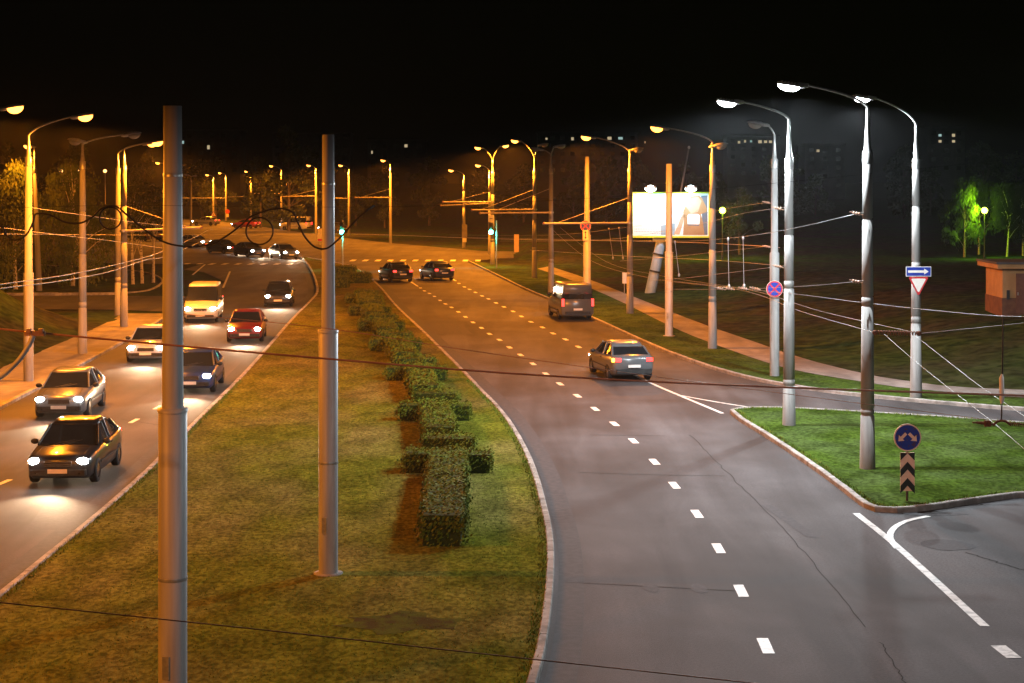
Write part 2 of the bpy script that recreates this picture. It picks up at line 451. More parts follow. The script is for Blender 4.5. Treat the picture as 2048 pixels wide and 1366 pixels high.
for cx, cy, a, b in ((1302, 1176, .13, .35), (1398, 1177, .14, .35), (1895, 1090, .5, .5), (1870, 1028, .7, .18)):
    X, Y = G(cx, cy)
    mb.add([(X + a * (1 + .3 * random.random()) * math.cos(t * .45), Y + b * (1 + .3 * random.random()) * math.sin(t * .45), .006) for t in range(14)], [tuple(range(14))])
struct('road_stain', mb, M['patch'])
mb = MB()
for (xa, ya), (xb, yb) in (((1560, 1010), (1640, 1075)), ((880, 640), (945, 668)), ((120, 1010), (220, 1060))):
    X0, Y1 = G(xa, ya); X1, Y0 = G(xb, yb); sk = (Y1 - Y0) * -.12
    mb.add([(X0, Y0, .0045), (X1, Y0, .0045), (X1 + sk, Y1, .0045), (X0 + sk, Y1, .0045)], [(0, 1, 2, 3)])
struct('road_patch', mb, M['patch'])
X, Y = G(800, 1258)
mb = MB(); mb.add([(X + 1.0 * (1 + .35 * math.sin(t * 2.3)) * math.cos(t * .4), Y + .7 * (1 + .3 * math.cos(t * 1.7)) * math.sin(t * .4), .116) for t in range(16)], [tuple(range(16))])
struct('bare_soil', mb, M['soil'])
# painted markings
mb = MB()
def dash_run(pix, ln=1.0, wd=.2):
    W = gp(pix)
    for i, p in enumerate(W):
        a = Vector(W[max(i - 1, 0)]); b = Vector(W[min(i + 1, len(W) - 1)])
        t = (b - a).normalized() * ln / 2
        ribbon(mb, [(p[0] - t.x, p[1] - t.y), (p[0] + t.x, p[1] + t.y)], wd, .008)
dash_run([(1531, 1292), (1482, 1182), (1437, 1097), (1394, 1028), (1349, 971), (1309, 924), (1267, 882), (1229, 848), (1190, 818), (1155, 792), (1120, 768), (1092, 748), (1066, 728), (1041, 710), (1019, 695), (999, 680), (979, 668), (963, 656), (946, 645), (931, 634), (917, 624), (903, 615), (891, 608), (880, 601), (869, 593), (859, 587), (849, 582), (841, 576)])
dash_run([(918, 567), (929, 574), (939, 579), (951, 585), (964, 592), (977, 598), (992, 606), (1008, 614), (1026, 623), (1043, 633), (1062, 644), (1085, 655), (1106, 667), (1131, 679), (1157, 694), (1183, 708)], 1.0, .2)
dash_run([(2012, 1304), (2090, 1365)], .8, .26)
dash_run([(-60, 990), (5, 966), (80, 932), (150, 900), (212, 870), (268, 842), (316, 815)], 1.0, .16)
for pts, wd in (([(836, 573), (785, 540)], .14), ([(912, 562), (860, 536)], .14), ([(1200, 715), (1290, 762), (1380, 800), (1445, 827)], .14), ([(1358, 791), (1440, 806), (1520, 818)], .12),
                ([(1712, 1027), (1780, 1080), (1860, 1152), (1970, 1253)], .17), ([(1857, 1033), (1820, 1040), (1795, 1050), (1780, 1065), (1780, 1080), (1795, 1098)], .15), ([(446, 576), (460, 543)], .15), ([(385, 550), (410, 529)], .15)):
    ribbon(mb, smooth_poly(gp(pts)), wd, .012 if pts[0][0] in (1358, 1857) else .008)
for i in range(11):
    X, Y = G(706 + i * 25, 521); ribbon(mb, [(X, Y - 1.6), (X, Y + 1.6)], .5, .008)
for i in range(9):
    X, Y = G(372 + i * 26, 528); ribbon(mb, [(X, Y - 1.4), (X, Y + 1.4)], .45, .008)
struct('road_marking', mb, M['paint'])
# grass blades along lawn edges and over the near lawn (uncountable)
def inside(x, y, poly):
    c = False; j = len(poly) - 1
    for i in range(len(poly)):
        if (poly[i][1] > y) != (poly[j][1] > y) and x < (poly[j][0] - poly[i][0]) * (y - poly[i][1]) / (poly[j][1] - poly[i][1]) + poly[i][0]: c = not c
        j = i
    return c
def blades(name, poly, n, y0, y1, x0, x1, label):
    mb = MB(); k = 0
    for _ in range(n * 4):
        if k >= n: break
        u = random.random(); y = y0 * (y1 / y0) ** u; x = random.uniform(x0, x1)
        if not inside(x, y, poly): continue
        k += 1
        for q in range(3):
            a = random.uniform(0, 6.28); l = random.uniform(.010, .028); wd = random.uniform(.008, .016)
            dx, dy = math.cos(a), math.sin(a); ox, oy = random.gauss(0, .03), random.gauss(0, .03)
            b = (x + ox, y + oy, .11)
            mb.add([(b[0] - dy * wd, b[1] + dx * wd, .108), (b[0] + dy * wd, b[1] - dx * wd, .108), (b[0] + dx * l * .5, b[1] + dy * l * .5, .11 + l)], [(0, 1, 2)])
    o = obj(name, mb, M['blade']); tag(o, label, 'grass', kind='stuff')
def fringe(name, line, n, side, label, y0=24, y1=70):
    mb = MB(); L = lerp_poly(line, 400)
    O = [offset(L, side * (.08 + .03 * q)) for q in range(6)]
    for _ in range(n):
        i = random.randrange(len(L) - 1); q = random.randrange(6); u = random.random()
        x, y = (O[q][i][k] + (O[q][i + 1][k] - O[q][i][k]) * u for k in (0, 1))
        if not y0 < y < y1: continue
        x += random.gauss(0, .02); y += random.gauss(0, .03)
        a = random.uniform(0, 6.28); l = random.uniform(.03, .085); wd = random.uniform(.008, .016); dx, dy = math.cos(a), math.sin(a)
        mb.add([(x - dy * wd, y + dx * wd, .11), (x + dy * wd, y - dx * wd, .11), (x + dx * l * .7 - side * 0, y + dy * l * .7, .11 + l)], [(0, 1, 2)])
    tag(obj(name, mb, M['blade']), label, 'grass', kind='stuff')
fringe('kerb_grass', med_r, 9000, 1, 'ragged grass growing over the right kerb of the reservation')
fringe('kerb_grass', med_l, 9000, -1, 'ragged grass growing over the left kerb of the reservation')
fringe('kerb_grass', isl + isl[:1], 6000, 1 if sum(a[0] * b[1] - b[0] * a[1] for a, b in zip(isl, isl[1:] + isl[:1])) > 0 else -1, 'ragged grass growing over the kerb of the traffic island')
blades('grass_tufts', med_l + med_r[::-1], 9000, 26, 75, -10.2, 1.2, 'short mown grass on the central reservation')

# ------------------------------------------------------------------ poles and street lamps
def pole_part(root, H, r0=.20, r1=.125, step=None, rings=(), m='concrete', lean=(0, 0)):
    prof = [(r0 + .015, -.1), (r0 + .015, 0.0)]
    def rad(z): return r0 + (r1 - r0) * z / H
    if step:
        prof = [(step[1], -.1), (step[1], step[0]), (rad(step[0]) + .005, step[0] + .03)]
    zs = sorted(set([z for z in rings if not step or z > step[0] + .1]))
    z = step[0] + .03 if step else 0
    for rz in zs:
        prof += [(rad(rz), rz - .05), (rad(rz) - .022, rz - .045), (rad(rz) - .022, rz - .005), (rad(rz), rz)]
    prof += [(rad(H), H), (rad(H) * .6, H + .004)]
    mb = MB().lathe(prof, 20)
    if lean != (0, 0):
        mb.v = [(x + lean[0] * z, y + lean[1] * z, z) for x, y, z in mb.v]
    return obj('pole', mb, M[m], root)
def lamp_head(root, p, ux, uy, kind, scale=1.0, watts=None, dirn=None):
    """head at p, pointing away from the pole along (ux,uy)"""
    ang = math.atan2(uy, ux)
    mt = Matrix.Translation(p) @ Matrix.Rotation(ang, 4, 'Z') @ Matrix.Rotation(R(-9), 4, 'Y')
    mb = MB()
    if kind.startswith('led'):
        mb.box((0, 0, .03), (.75 * scale, .30 * scale, .07), mt, bev=.05); mb.box((-.32, 0, .08), (.3, .14, .1), mt, bev=.03)
        for k in range(5): mb.box((-.1 + k * .09, 0, .085), (.02, .24, .05), mt)
    else:
        mb.ell((0, 0, .03), (.40 * scale, .17 * scale, .12 * scale), 14, 8, mt, zmin=0)
        mb.ell((-.32, 0, .04), (.22, .09, .08), 10, 6, mt)
    h = obj('lamp_head', mb, M['head'], root)
    lens = MB()
    if kind.startswith('led'): lens.ell((.06, 0, -.005), (.30 * scale, .15 * scale, .15), 14, 8, mt, zmax=0)
    else: lens.ell((.06, 0, .028), (.29 * scale, .17 * scale, .22 * scale), 14, 8, mt, zmax=0)
    g = {'sod': 'sod', 'led': 'led'}.get(kind, 'dim')
    obj('lens', lens, M[g], h)
    if kind in ('sod', 'led'):
        q = mt @ Vector((.06, 0, -.36))
        wv = watts or (SOD_W if kind == 'sod' else LED_W)
        light('lamp_light', 'SPOT', q, SODIUM if kind == 'sod' else LED, wv, h, 175, .16, rad=.14)
def street_lamp(bx, by, H, label, arms, z0=0, mast=1.2, group=None, m='concrete', step=None, rings=(2.2, 2.45, 4.6, 6.5), r0=.2, r1=.125, base=None, lean=(0, 0)):
    """arms: list of (lamp pixel x, lamp pixel y, kind, watts)"""
    X, Y = base if base else G(bx, by, z0)
    root = thing('street_lamp', label, 'street lamp', (X, Y, z0), 0, group or 'street lamps along the road')
    H -= z0
    pole_part(root, H, r0, r1, step, rings, m, lean)
    lx, ly = lean[0] * H, lean[1] * H
    mb = MB().lathe([(r1 + .015, H - .32), (r1 + .015, H + .03), (r1 * .8, H + .05), (.06, H + mast * .55), (.042, H + mast), (.03, H + mast + .01)], 16, (lx, ly, 0))
    obj('mast_cap', mb, M['galv'], root)
    for ax, ay, kind, wv in arms:
        q = P(ax, ay, Y) - Vector((X, Y, z0))
        top = Vector((lx, ly, H + mast - .02))
        dx = q.x - lx; ux = 1 if dx > 0 else -1
        ctrl = Vector((lx + dx * .10, ly, max(top.z + .1, top.z + (q.z - top.z) * .55)))
        end = q - Vector((ux * .40, 0, -.03))
        pts = []
        for i in range(11):
            t = i / 10; pts.append(top * (1 - t) ** 2 + ctrl * 2 * t * (1 - t) + end * t * t)
        obj('arm', MB().tube(pts, [.042 - .012 * i / 10 for i in range(11)], 8), M['galv'], root)
        lamp_head(root, q, ux, 0, kind, 1.0, wv)
    return root

LEDG = 'white lamps by the traffic island'
street_lamp(1735, 945, 8.68, 'pale concrete pole with white lamp standing on the grass island near the chevron post', [(1582, 172, 'led', None)], mast=1.25, group=LEDG, rings=(1.6, 1.75, 4.55, 4.8, 6.9))
street_lamp(1578, 857, 8.58, 'pale pole on the narrow tip of the grass island with bright white lamp', [(1457, 205, 'led', None)], mast=1.3, group=LEDG, rings=(1.4, 1.6, 4.5, 4.75, 6.2))
street_lamp(1832, 795, 8.62, 'pale lamp pole carrying the one way arrow and give way signs', [(1726, 197, 'led', None)], mast=1.3, group=LEDG, rings=(2.7, 2.95, 4.6, 4.9, 6.9), z0=.1)
street_lamp(1549, 752, 8.7, 'stepped pale pole with round no stopping sign and an unlit lamp', [(1513, 249, 'off', None)], mast=1.0, group=LEDG, step=(4.9, .19), rings=(), z0=.1, r0=.17, r1=.12)
OG = 'orange lamps along the right roadside'
street_lamp(1425, 697, 8.55, 'orange lit lamp pole just right of the billboard panel', [(1316, 257, 'sod', 9000), (1440, 292, 'off', None)], mast=1.1, group=OG, z0=.1)
street_lamp(1260, 627, 8.5, 'orange lit lamp pole just left of the billboard panel', [(1174, 275, 'sod', None), (1274, 300, 'off', None)], mast=1.0, group=OG, z0=.1)
street_lamp(1102, 588, 8.55, 'lamp pole with unlit twin heads standing at the kerb beside a bracket arm', [(1072, 299, 'off', None), (1121, 293, 'off', None)], mast=1.0, group=OG)
street_lamp(1069, 556, 8.5, 'lamp pole between the right green signal and the kerb pole, with one orange lamp', [(1031, 282, 'sod', None), (1088, 290, 'off', None)], mast=1.0, group=OG, z0=.1)
street_lamp(985, 531, 8.4, 'twin armed orange lamp pole behind the right green signal', [(957, 296, 'sod', None), (1010, 292, 'sod', None)], mast=1.2, group=OG)
street_lamp(979, 508, 8.0, 'slim orange lamp pole standing close behind the twin armed one', [(957, 331, 'sod', None)], mast=.7, group=OG, r0=.15, r1=.1)
street_lamp(928, 495, 7.6, 'orange lamp pole beyond the crossing, left of the right green signal', [(903, 341, 'sod', None)], mast=.7, group=OG)
LG = 'orange lamps along the left pavement'
street_lamp(57, 768, 8.75, 'pale lamp pole with a step, first on the left pavement', [(168, 234, 'sod', 13000)], mast=.9, group=LG, step=(4.3, .19), rings=(), r0=.16, r1=.125)
street_lamp(165, 712, 8.7, 'lamp pole, second on the left pavement, its twin heads unlit', [(266, 270, 'off', None), (152, 283, 'off', None)], mast=.8, group=LG)
street_lamp(248, 658, 8.6, 'third lamp pole on the left pavement, standing half before another pole', [(313, 286, 'sod', 13000)], mast=.9, group=LG)
street_lamp(236, 633, 8.5, 'lamp pole standing half hidden behind the third pavement pole', [(303, 288, 'sod', 8300)], mast=.9, group=LG, rings=(2, 2.3))
street_lamp(78, 580, 8.6, 'leaning wooden coloured lamp pole behind the first pavement pole', [(57, 293, 'sod', 3500)], mast=.9, group=LG, rings=(), lean=(-.035, 0), z0=.1)
street_lamp(0, 0, 8.75, 'lamp pole at the left margin whose orange lamp reaches over the pavement', [(27, 217, 'sod', 11000)], mast=.9, group=LG, base=(-19.9, 62))
# the same two rows go on toward the bridge the picture is taken from
street_lamp(0, 0, 8.7, 'orange lamp pole on the left pavement, just outside the view', [(-520, 80, 'sod', 8300)], mast=.9, group=LG, base=(-19.6, 36))
street_lamp(0, 0, 8.7, 'orange lamp pole on the left pavement, close to the bridge', [(-2600, -240, 'sod', 8300)], mast=.9, group=LG, base=(-19.6, 15))
street_lamp(0, 0, 8.7, 'white lamp pole by the right kerb, just outside the view', [(2420, 20, 'led', 1500)], mast=1.2, group=LEDG, base=(13.5, 27))
street_lamp(0, 0, 8.7, 'white lamp pole by the right kerb, close to the bridge', [(4200, -650, 'led', 1500)], mast=1.2, group=LEDG, base=(13.5, 10))
FG = 'orange lamps round the far junction'
for bx, by, H, ax, ay, lab in ((781, 487, 8.9, 767, 321, 'nearest lamp pole on the far verge, alone between both green signals'),
                               (698, 471, 8.6, 682, 331, 'far orange lamp pole just right of the inner steel mast'),
                               (632, 468, 8.7, 618, 331, 'far orange lamp pole just left of the inner steel mast'),
                               (563, 459, 8.6, 543, 332, 'far orange lamp pole above the loop of black cable'),
                               (502, 449, 7.9, 493, 343, 'far orange lamp pole left of the cable loop'),
                               (452, 441, 7.9, 440, 346, 'far orange lamp pole carrying the round red sign'),
                               (427, 445, 7.5, 415, 350, 'far orange lamp pole carrying the warning triangle')):
    street_lamp(bx, by, H, lab, [(ax, ay, 'sod', None)], mast=.5, group=FG, r0=.17, r1=.12, rings=())
street_lamp(382, 452, 7.6, 'far lamp pole with unlit head just right of the near steel mast', [(372, 350, 'off', None), (390, 352, 'off', None)], mast=.5, group=FG, r0=.17, r1=.12, rings=())
street_lamp(338, 475, 8.8, 'far orange lamp pole hidden behind the near steel mast', [(316, 326, 'sod', None)], mast=.6, group=FG, r0=.17, r1=.12, rings=())

def steel_mast(X, Y, H, zs, rlow, r0, r1, label, z0=.1, m='steel_pole'):
    root = thing('steel_mast', label, 'mast', (X, Y, z0), 0, 'masts that hold the overhead wires')
    H -= z0; zs -= z0
    obj('lower_tube', MB().lathe([(rlow, -.15), (rlow, zs), (rlow * .9, zs + .02)], 28), M[m], root)
    obj('collar', MB().lathe([(rlow + .012, zs - .03), (rlow + .012, zs + .025), (r0, zs + .03)], 28), M[m], root)
    obj('upper_tube', MB().lathe([(r0, zs), (r0 * .5 + r1 * .5, (zs + H) / 2), (r1, H), (r1 - .012, H + .002), (r1 - .014, H - .1)], 28), M[m], root)
    obj('base_flange', MB().lathe([(rlow + .10, -.12), (rlow + .10, .03), (rlow + .005, .035)], 24), M['kerb'], root)
    hx, hy = -rlow * .3, -rlow * .955
    obj('access_hatch', MB().box((hx, hy, 1.0), (.11, .025, .32), rz=-.30, bev=.008), M['galv'], root)
    obj('weld_band', MB().lathe([(rlow + .004, 2.2), (rlow + .006, 2.21), (rlow + .006, 2.24), (rlow + .004, 2.25)], 28), M['galv'], root)
    obj('band', MB().lathe([(r1 + .012, H - 1.0), (r1 + .012, H - .95), (r1, H - .94)], 24), M['galv'], root)
    return root
mA = steel_mast((345.5 - 1024) * 25.5 / F, 25.5, 8 + 143 * 25.5 / F, 8 - 465 * 25.5 / F, .202, .152, .127, 'grey steel mast nearest the camera, cut by the bottom of the view')
mB = steel_mast(*G(656.5, 1148, .1), 8 + 85 * 36.1 / F, 8 - 305 * 36.1 / F, .192, .135, .119, 'grey steel mast on the lawn left of the hedge')
steel_mast(*G(1338, 672, .1), 8.68, 8 - 150 * 89.7 / F, .20, .165, .145, 'orange lit steel mast standing before the billboard')
steel_mast(*G(1174, 609, .1), 9.3, 4.4, .235, .20, .12, 'stout tapering mast that carries the no stopping sign with arrow plate')

# ------------------------------------------------------------------ signs (faces look toward -Y)
def arrow(mb, a, b, wd, hw, hl, y0, y1):
    a = Vector(a); b = Vector(b); t = (b - a).normalized(); n = Vector((-t.y, t.x)); s = b - t * hl
    mb.face([tuple(a + n * wd), tuple(a - n * wd), tuple(s - n * wd), tuple(s - n * hw), tuple(b), tuple(s + n * hw), tuple(s + n * wd)][::-1], y0, y1)
def no_stopping(x, y, d, dia, label, back):
    p = P(x, y, d); r = dia / 2
    t = thing('no_stopping_sign', label, 'road sign', p, 0, 'no stopping signs')
    obj('plate', MB().disc((0, 0), r, 0, .02), M['white'], t)
    obj('red_ring', MB().disc((0, 0), r * .97, -.006, -.001), M['red'], t)
    obj('blue_field', MB().disc((0, 0), r * .80, -.012, -.007), M['blue'], t)
    mb = MB(); a = r * .83
    for s in (1, -1):
        u = Vector((1, s)).normalized() * a; n = Vector((-u.y, u.x)).normalized() * r * .085
        yo = -.016 if s == 1 else -.019
        mb.face([tuple(-u - n), tuple(u - n), tuple(u + n), tuple(-u + n)], yo, -.0125)
    obj('red_cross', mb, M['red'], t)
    obj('bracket', MB().box((0, .02 + back / 2, 0), (.05, back, .3)), M['galv'], t)
    return t
no_stopping(1549, 578, G(0, 752, .1)[1] - .27, .66, 'round blue and red no stopping sign on the stepped pale pole', .09)
d_ = G(0, 609, .1)[1] - .30
no_stopping(1171, 452, d_, .66, 'round no stopping sign above an arrow plate on the stout mast', .10)
t = thing('arrow_plate', 'small white plate with black two headed vertical arrow below the round sign', 'road sign', P(1171, 470, d_))
obj('plate', MB().box((0, 0, 0), (.34, .02, .68)), M['peach'], t)
mb = MB(); arrow(mb, (0, 0), (0, .25), .022, .075, .11, -.016, -.012); arrow(mb, (0, -.002), (0, -.25), .022, .075, .11, -.019, -.012); obj('arrow', mb, M['black'], t)
obj('bracket', MB().box((0, .06, 0), (.05, .1, .3)), M['galv'], t)
d_ = G(0, 795, .1)[1] - .24
t = thing('one_way_sign', 'blue rectangular sign with white arrow pointing right, above the give way triangle', 'road sign', P(1837, 543, d_))
obj('plate', MB().box((0, 0, 0), (.90, .02, .35)), M['white'], t)
obj('blue_field', MB().box((0, -.0145, 0), (.86, .006, .31)), M['blue'], t)
mb = MB(); arrow(mb, (-.38, 0), (.36, 0), .042, .105, .16, -.023, -.018); obj('arrow', mb, M['white'], t)
obj('bracket', MB().box((-.09, .05, 0), (.3, .08, .05)), M['galv'], t)
t = thing('give_way_sign', 'white triangle with red border pointing down, under the blue arrow sign', 'road sign', P(1837, 571, d_))
tri = lambda s, o=0: [(-.345 * s, .27 * s + o), (-.31 * s, .31 * s + o), (.31 * s, .31 * s + o), (.345 * s, .27 * s + o), (.03 * s, -.33 * s + o), (-.03 * s, -.33 * s + o)][::-1]
obj('red_triangle', MB().face(tri(1.0), -.005, .02), M['red'], t)
obj('white_field', MB().face(tri(.74, .018), -.012, -.006), M['white'], t)
obj('bracket', MB().box((-.09, .055, .1), (.3, .075, .05)), M['galv'], t)
# keep either side sign over chevron plate on the island
X, Y = G(1815, 1002, .11)
t = thing('obstacle_sign', 'blue disc with two arrows over a black and pale chevron plate on the island', 'road sign', (X, Y, .11))
zc = CH - (875 - HZ) * Y / F - .11
obj('post', MB().tube([(0, .04, -.1), (0, .04, zc + .2)], .03, 10), M['bark'], t)
pl = obj('round_plate', MB().disc((0, zc), .335, 0, .02), M['peach'], t)
obj('blue_field', MB().disc((0, zc), .305, -.008, -.001), M['blue_worn'], pl)
mb = MB(); arrow(mb, (-.035, zc + .10), (-.225, zc - .09), .036, .095, .115, -.015, -.0095); arrow(mb, (.035, zc + .10), (.225, zc - .09), .036, .095, .115, -.018, -.0095); obj('arrows', mb, M['peach'], pl)
z1 = CH - (905 - HZ) * Y / F - .11; z0 = CH - (982 - HZ) * Y / F - .11; hw = .175
cp = obj('chevron_plate', MB().box((0, .01, (z0 + z1) / 2), (hw * 2, .02, z1 - z0)), M['peach'], t)
hh = (z1 - z0); mb = MB(); st = hh * .21
mb.face([(-hw, z1), (-hw, z1 - st), (0, z1 - .02)][::-1], -.006, -.001); mb.face([(hw, z1), (0, z1 - .02), (hw, z1 - st)][::-1], -.006, -.001)
for k in (0, 1):
    za = z1 - hh * (.24 + .42 * k) ; mb.face([(-hw, za - st), (0, za), (hw, za - st), (hw, za - st - hh * .20), (0, za - hh * .20), (-hw, za - st - hh * .20)][::-1], -.006, -.001)
obj('chevrons', mb, M['black'], cp)
# small far signs
d_ = G(0, 445)[1] - .3
t = thing('warning_sign', 'small white warning triangle on a far lamp pole', 'road sign', P(427, 428, d_))
obj('plate', MB().face([(-.45, -.38), (.45, -.38), (0, .45)], 0, .02), M['red'], t)
obj('white_field', MB().face([(-.36, -.33), (.36, -.33), (0, .34)], -.008, -.001), M['white'], t); obj('symbol', MB().box((0, -.014, -.1), (.08, .008, .3)), M['black'], t)
obj('bracket', MB().box((0, .08, 0), (.05, .12, .1)), M['galv'], t)
d_ = G(0, 441)[1] - .3
t = thing('round_sign', 'small round red sign with a pale plate below it on a far lamp pole', 'road sign', P(455, 423, d_))
obj('plate', MB().disc((0, 0), .42, 0, .02, 18), M['red'], t); obj('pale_plate', MB().box((0, .01, -.75), (.45, .02, .6)), M['white'], t)
obj('bracket', MB().box((0, .08, 0), (.05, .12, .1)), M['galv'], t)
d_ = G(0, 531)[1] - .3
t = thing('route_plate', 'small white plate above the right green signal', 'road sign', P(982, 437, d_))
obj('plate', MB().box((0, 0, 0), (.5, .03, .62)), M['white'], t); obj('black_bar', MB().box((0, -.02, -.02), (.28, .006, .06)), M['black'], t); obj('bracket', MB().box((0, .08, 0), (.06, .14, .1)), M['galv'], t)
d_ = G(0, 495)[1] - .3
t = thing('notice_panel', 'tall narrow pale panel on the far pole left of the right signal', 'sign panel', P(929, 462, d_))
obj('board', MB().box((0, 0, 0), (.6, .05, 1.5)), M['pavement'], t); obj('lower_board', MB().box((0, -.01, -1.05), (.45, .04, .45)), M['white'], t); obj('bracket', MB().box((0, .09, 0), (.06, .14, .1)), M['galv'], t)
X, Y = G(1033, 508)
t = thing('information_pillar', 'upright pale pillar on the grass right of the right green signal', 'pillar', (X, Y, -.05))
obj('panel', MB().box((0, 0, 1.15), (.5, .2, 1.9), bev=.04), M['peach'], t); obj('base', MB().box((0, 0, .12), (.6, .3, .3), bev=.04), M['kerb'], t)
X, Y = G(1249, 585, .1)
t = thing('pole_notice', 'small pale notice box beside the pole left of the billboard', 'notice', P(1249, 556, Y))
obj('box', MB().box((0, 0, 0), (.3, .12, .75), bev=.02), M['white'], t); obj('post', MB().tube([(0, .1, .3), (0, .1, -1.25)], .03, 8), M['galv'], t)
X, Y = G(640, 490)
t = thing('white_marker_post', 'white and red marker board behind the inner steel mast', 'marker board', (X, Y, -.05))
obj('board', MB().box((0, 0, 1.25), (.55, .06, 1.5)), M['white'], t); obj('post', MB().tube([(0, .06, 0), (0, .06, 1.9)], .04, 8), M['galv'], t); obj('red_stripe', MB().box((0, -.035, .65), (.5, .006, .25)), M['red'], t)

# ------------------------------------------------------------------ traffic signals
def signal(bx, by, lx, ly, label):
    X, Y = G(bx, by, .1)
    t = thing('traffic_light', label, 'traffic light', (X, Y, .1), 0, 'green traffic lights at the junction')
    q = P(lx, ly, Y) - Vector((X, Y, .1))
    obj('post', MB().tube([(0, .15, -.1), (0, .15, q.z + 1.0)], .06, 10), M['galv'], t)
    hd = obj('signal_head', MB().box((q.x, 0, q.z + .33), (.34, .22, 1.0), bev=.04), M['dark'], t)
    for k, m in enumerate(('greenglow', 'dim', 'dim')):
        z = q.z + .33 * k
        if k == 0: obj('green_lens', MB().ell((q.x, -.12, z), (.20, .10, .20), 14, 8), M[m], hd)
        else: obj('dark_lens', MB().ell((q.x, -.12, z), (.13, .04, .13), 12, 8), M['dark'], hd)
        v = MB(); 
        pts = [(q.x + .16 * math.cos(a), q.z + .33 * k + .16 * math.sin(a)) for a in [math.pi * j / 8 for j in range(9)]]
        inn = [(q.x + .15 * math.cos(a), q.z + .33 * k + .15 * math.sin(a)) for a in [math.pi * j / 8 for j in range(8, -1, -1)]]
        n = 9
        v.add([(x, -.30, zz) for x, zz in pts] + [(x, -.11, zz) for x, zz in pts], [(i, i + 1, n + i + 1, n + i) for i in range(8)])
        obj('visor', v, M['dark'], hd)
    light('signal_light', 'SPOT', (q.x, -.35, q.z), (.02, 1, .6), 1800, t, 160, .8, (R(85), 0, 0), .1)
signal(685, 545, 684, 464, 'green traffic light at the end of the central reservation')
signal(993, 537, 982, 464, 'green traffic light on the right kerb before the crossing')
# far yellow-green beacons
for x, y, b in ((405, 446, 470), (660, 442, 455), (355, 350, 455)):
    pass

# ------------------------------------------------------------------ billboard
BD = 122.0
bl, br, bt, bb = P(1266, 387, BD), P(1417, 387, BD), None, P(1266, 472, BD)
bw = br.x - bl.x; bh = bl.z - bb.z; bx = (bl.x + br.x) / 2; bz = bb.z
t = thing('billboard', 'brightly lit billboard on a leaning blue post beyond the footpath', 'billboard', (bx, BD, ground_z(bx, BD)))
dz = bz - t.location.z
pn = obj('panel', MB().box((0, .2, dz + bh / 2), (bw, .3, bh)), M['p_white'], t)
px = lambda x: (x - 1341.5) * BD / F
pz = lambda y: CH - (y - HZ) * BD / F - t.location.z
def art(name, pts, m, k):
    obj(name, MB().face([(px(x), pz(y)) for x, y in pts][::-1], .05 - .006 * k - .004, .05 - .006 * (k - 1) - .0045), M[m], pn)
art('blue_corner', [(1322, 451), (1350, 446), (1350, 470), (1322, 470)], 'p_sky', 1)
art('grey_ground', [(1402, 391), (1415, 391), (1415, 470), (1406, 470)], 'p_grey', 1)
art('coat', [(1366, 470), (1368, 440), (1366, 424), (1372, 408), (1382, 393), (1398, 391), (1404, 396), (1415, 419), (1413, 424), (1402, 428), (1406, 444), (1409, 470)], 'p_tan', 2)
art('sleeve', [(1348, 468), (1356, 450), (1364, 428), (1370, 430), (1365, 450), (1359, 469)], 'p_skin', 2)
art('arm_highlight', [(1371, 412), (1380, 396), (1396, 393), (1403, 402), (1396, 424), (1382, 427)], 'p_skin', 3)
art('handbag', [(1375, 431), (1378, 428), (1396, 428), (1400, 431), (1399, 449), (1375, 448)], 'p_white', 4)
art('bag_shadow', [(1375, 448.5), (1399, 449.5), (1398, 452), (1376, 451)], 'p_grey', 3)
for r_, (xa, xb, yy, n) in enumerate(((1270, 1300, 452, 12), (1270, 1320, 458, 16), (1270, 1322, 463, 18), (1305, 1322, 467, 6))):
    mb = MB()
    for i in range(n):
        x = xa + (xb - xa) * i / (n - 1); mb.face([(px(x - .7), pz(yy + .8)), (px(x + .7), pz(yy + .8)), (px(x + .7), pz(yy - .8)), (px(x - .7), pz(yy - .8))], .04, .0455)
    obj('dot_row', mb, M['p_ink'], pn)
mb = MB()
for c, d in (((0, .2, dz - .06), (bw + .2, .36, .12)), ((0, .2, dz + bh + .05), (bw + .2, .36, .10)), ((-bw / 2 - .05, .2, dz + bh / 2), (.10, .36, bh)), ((bw / 2 + .05, .2, dz + bh / 2), (.10, .36, bh))): mb.box(c, d)
obj('frame', mb, M['lime'], t)
p0 = P(1304, 576, BD) - t.location; p1 = P(1323, 486, BD) - t.location
ax = (p1 - p0).normalized()
obj('post', MB().tube([p0 - ax * .6 + Vector((0, .6, 0)), p0 + Vector((0, .6, 0)), p1 + Vector((0, .6, 0)), p1 + ax * .5 + Vector((0, .6, 0))], [.36, .36, .33, .14], 18), M['postblue'], t)
for k in (.36, .74):
    c = p0.lerp(p1, k) + Vector((0, .6, 0)); obj('band', MB().tube([c - ax * .06, c + ax * .06], .385, 18), M['dark'], t)
obj('top_plate', MB().box((px(1322), .6, dz - .25), (1.0, .5, .25)), M['postblue'], t)
for fx in (1297, 1376):
    a = obj('lamp_arm', MB().tube([(px(fx), .3, dz + bh + .1), (px(fx), -.8, dz + bh + .55), (px(fx), -1.9, dz + bh + .5)], .035, 8), M['galv'], t)
    f = obj('floodlight', MB().box((px(fx), -1.95, dz + bh + .42), (.7, .32, .2), bev=.05), M['head'], t)
    obj('glass', MB().ell((px(fx), -1.92, dz + bh + .34), (.38, .26, .22), 14, 8), M['flood'], f)
    light('flood_light', 'SPOT', (px(fx), -1.9, dz + bh + .15), (.45, .85, 1), 1400, t, 165, .4, (R(16), 0, 0), .15)
t = thing('flagpole', 'thin pale mast leaning to the right behind the billboard', 'mast', (P(1349, 388, 124).x, 124, .3))
q0 = P(1340, 500, 124) - t.location; q1 = P(1378, 295, 124) - t.location
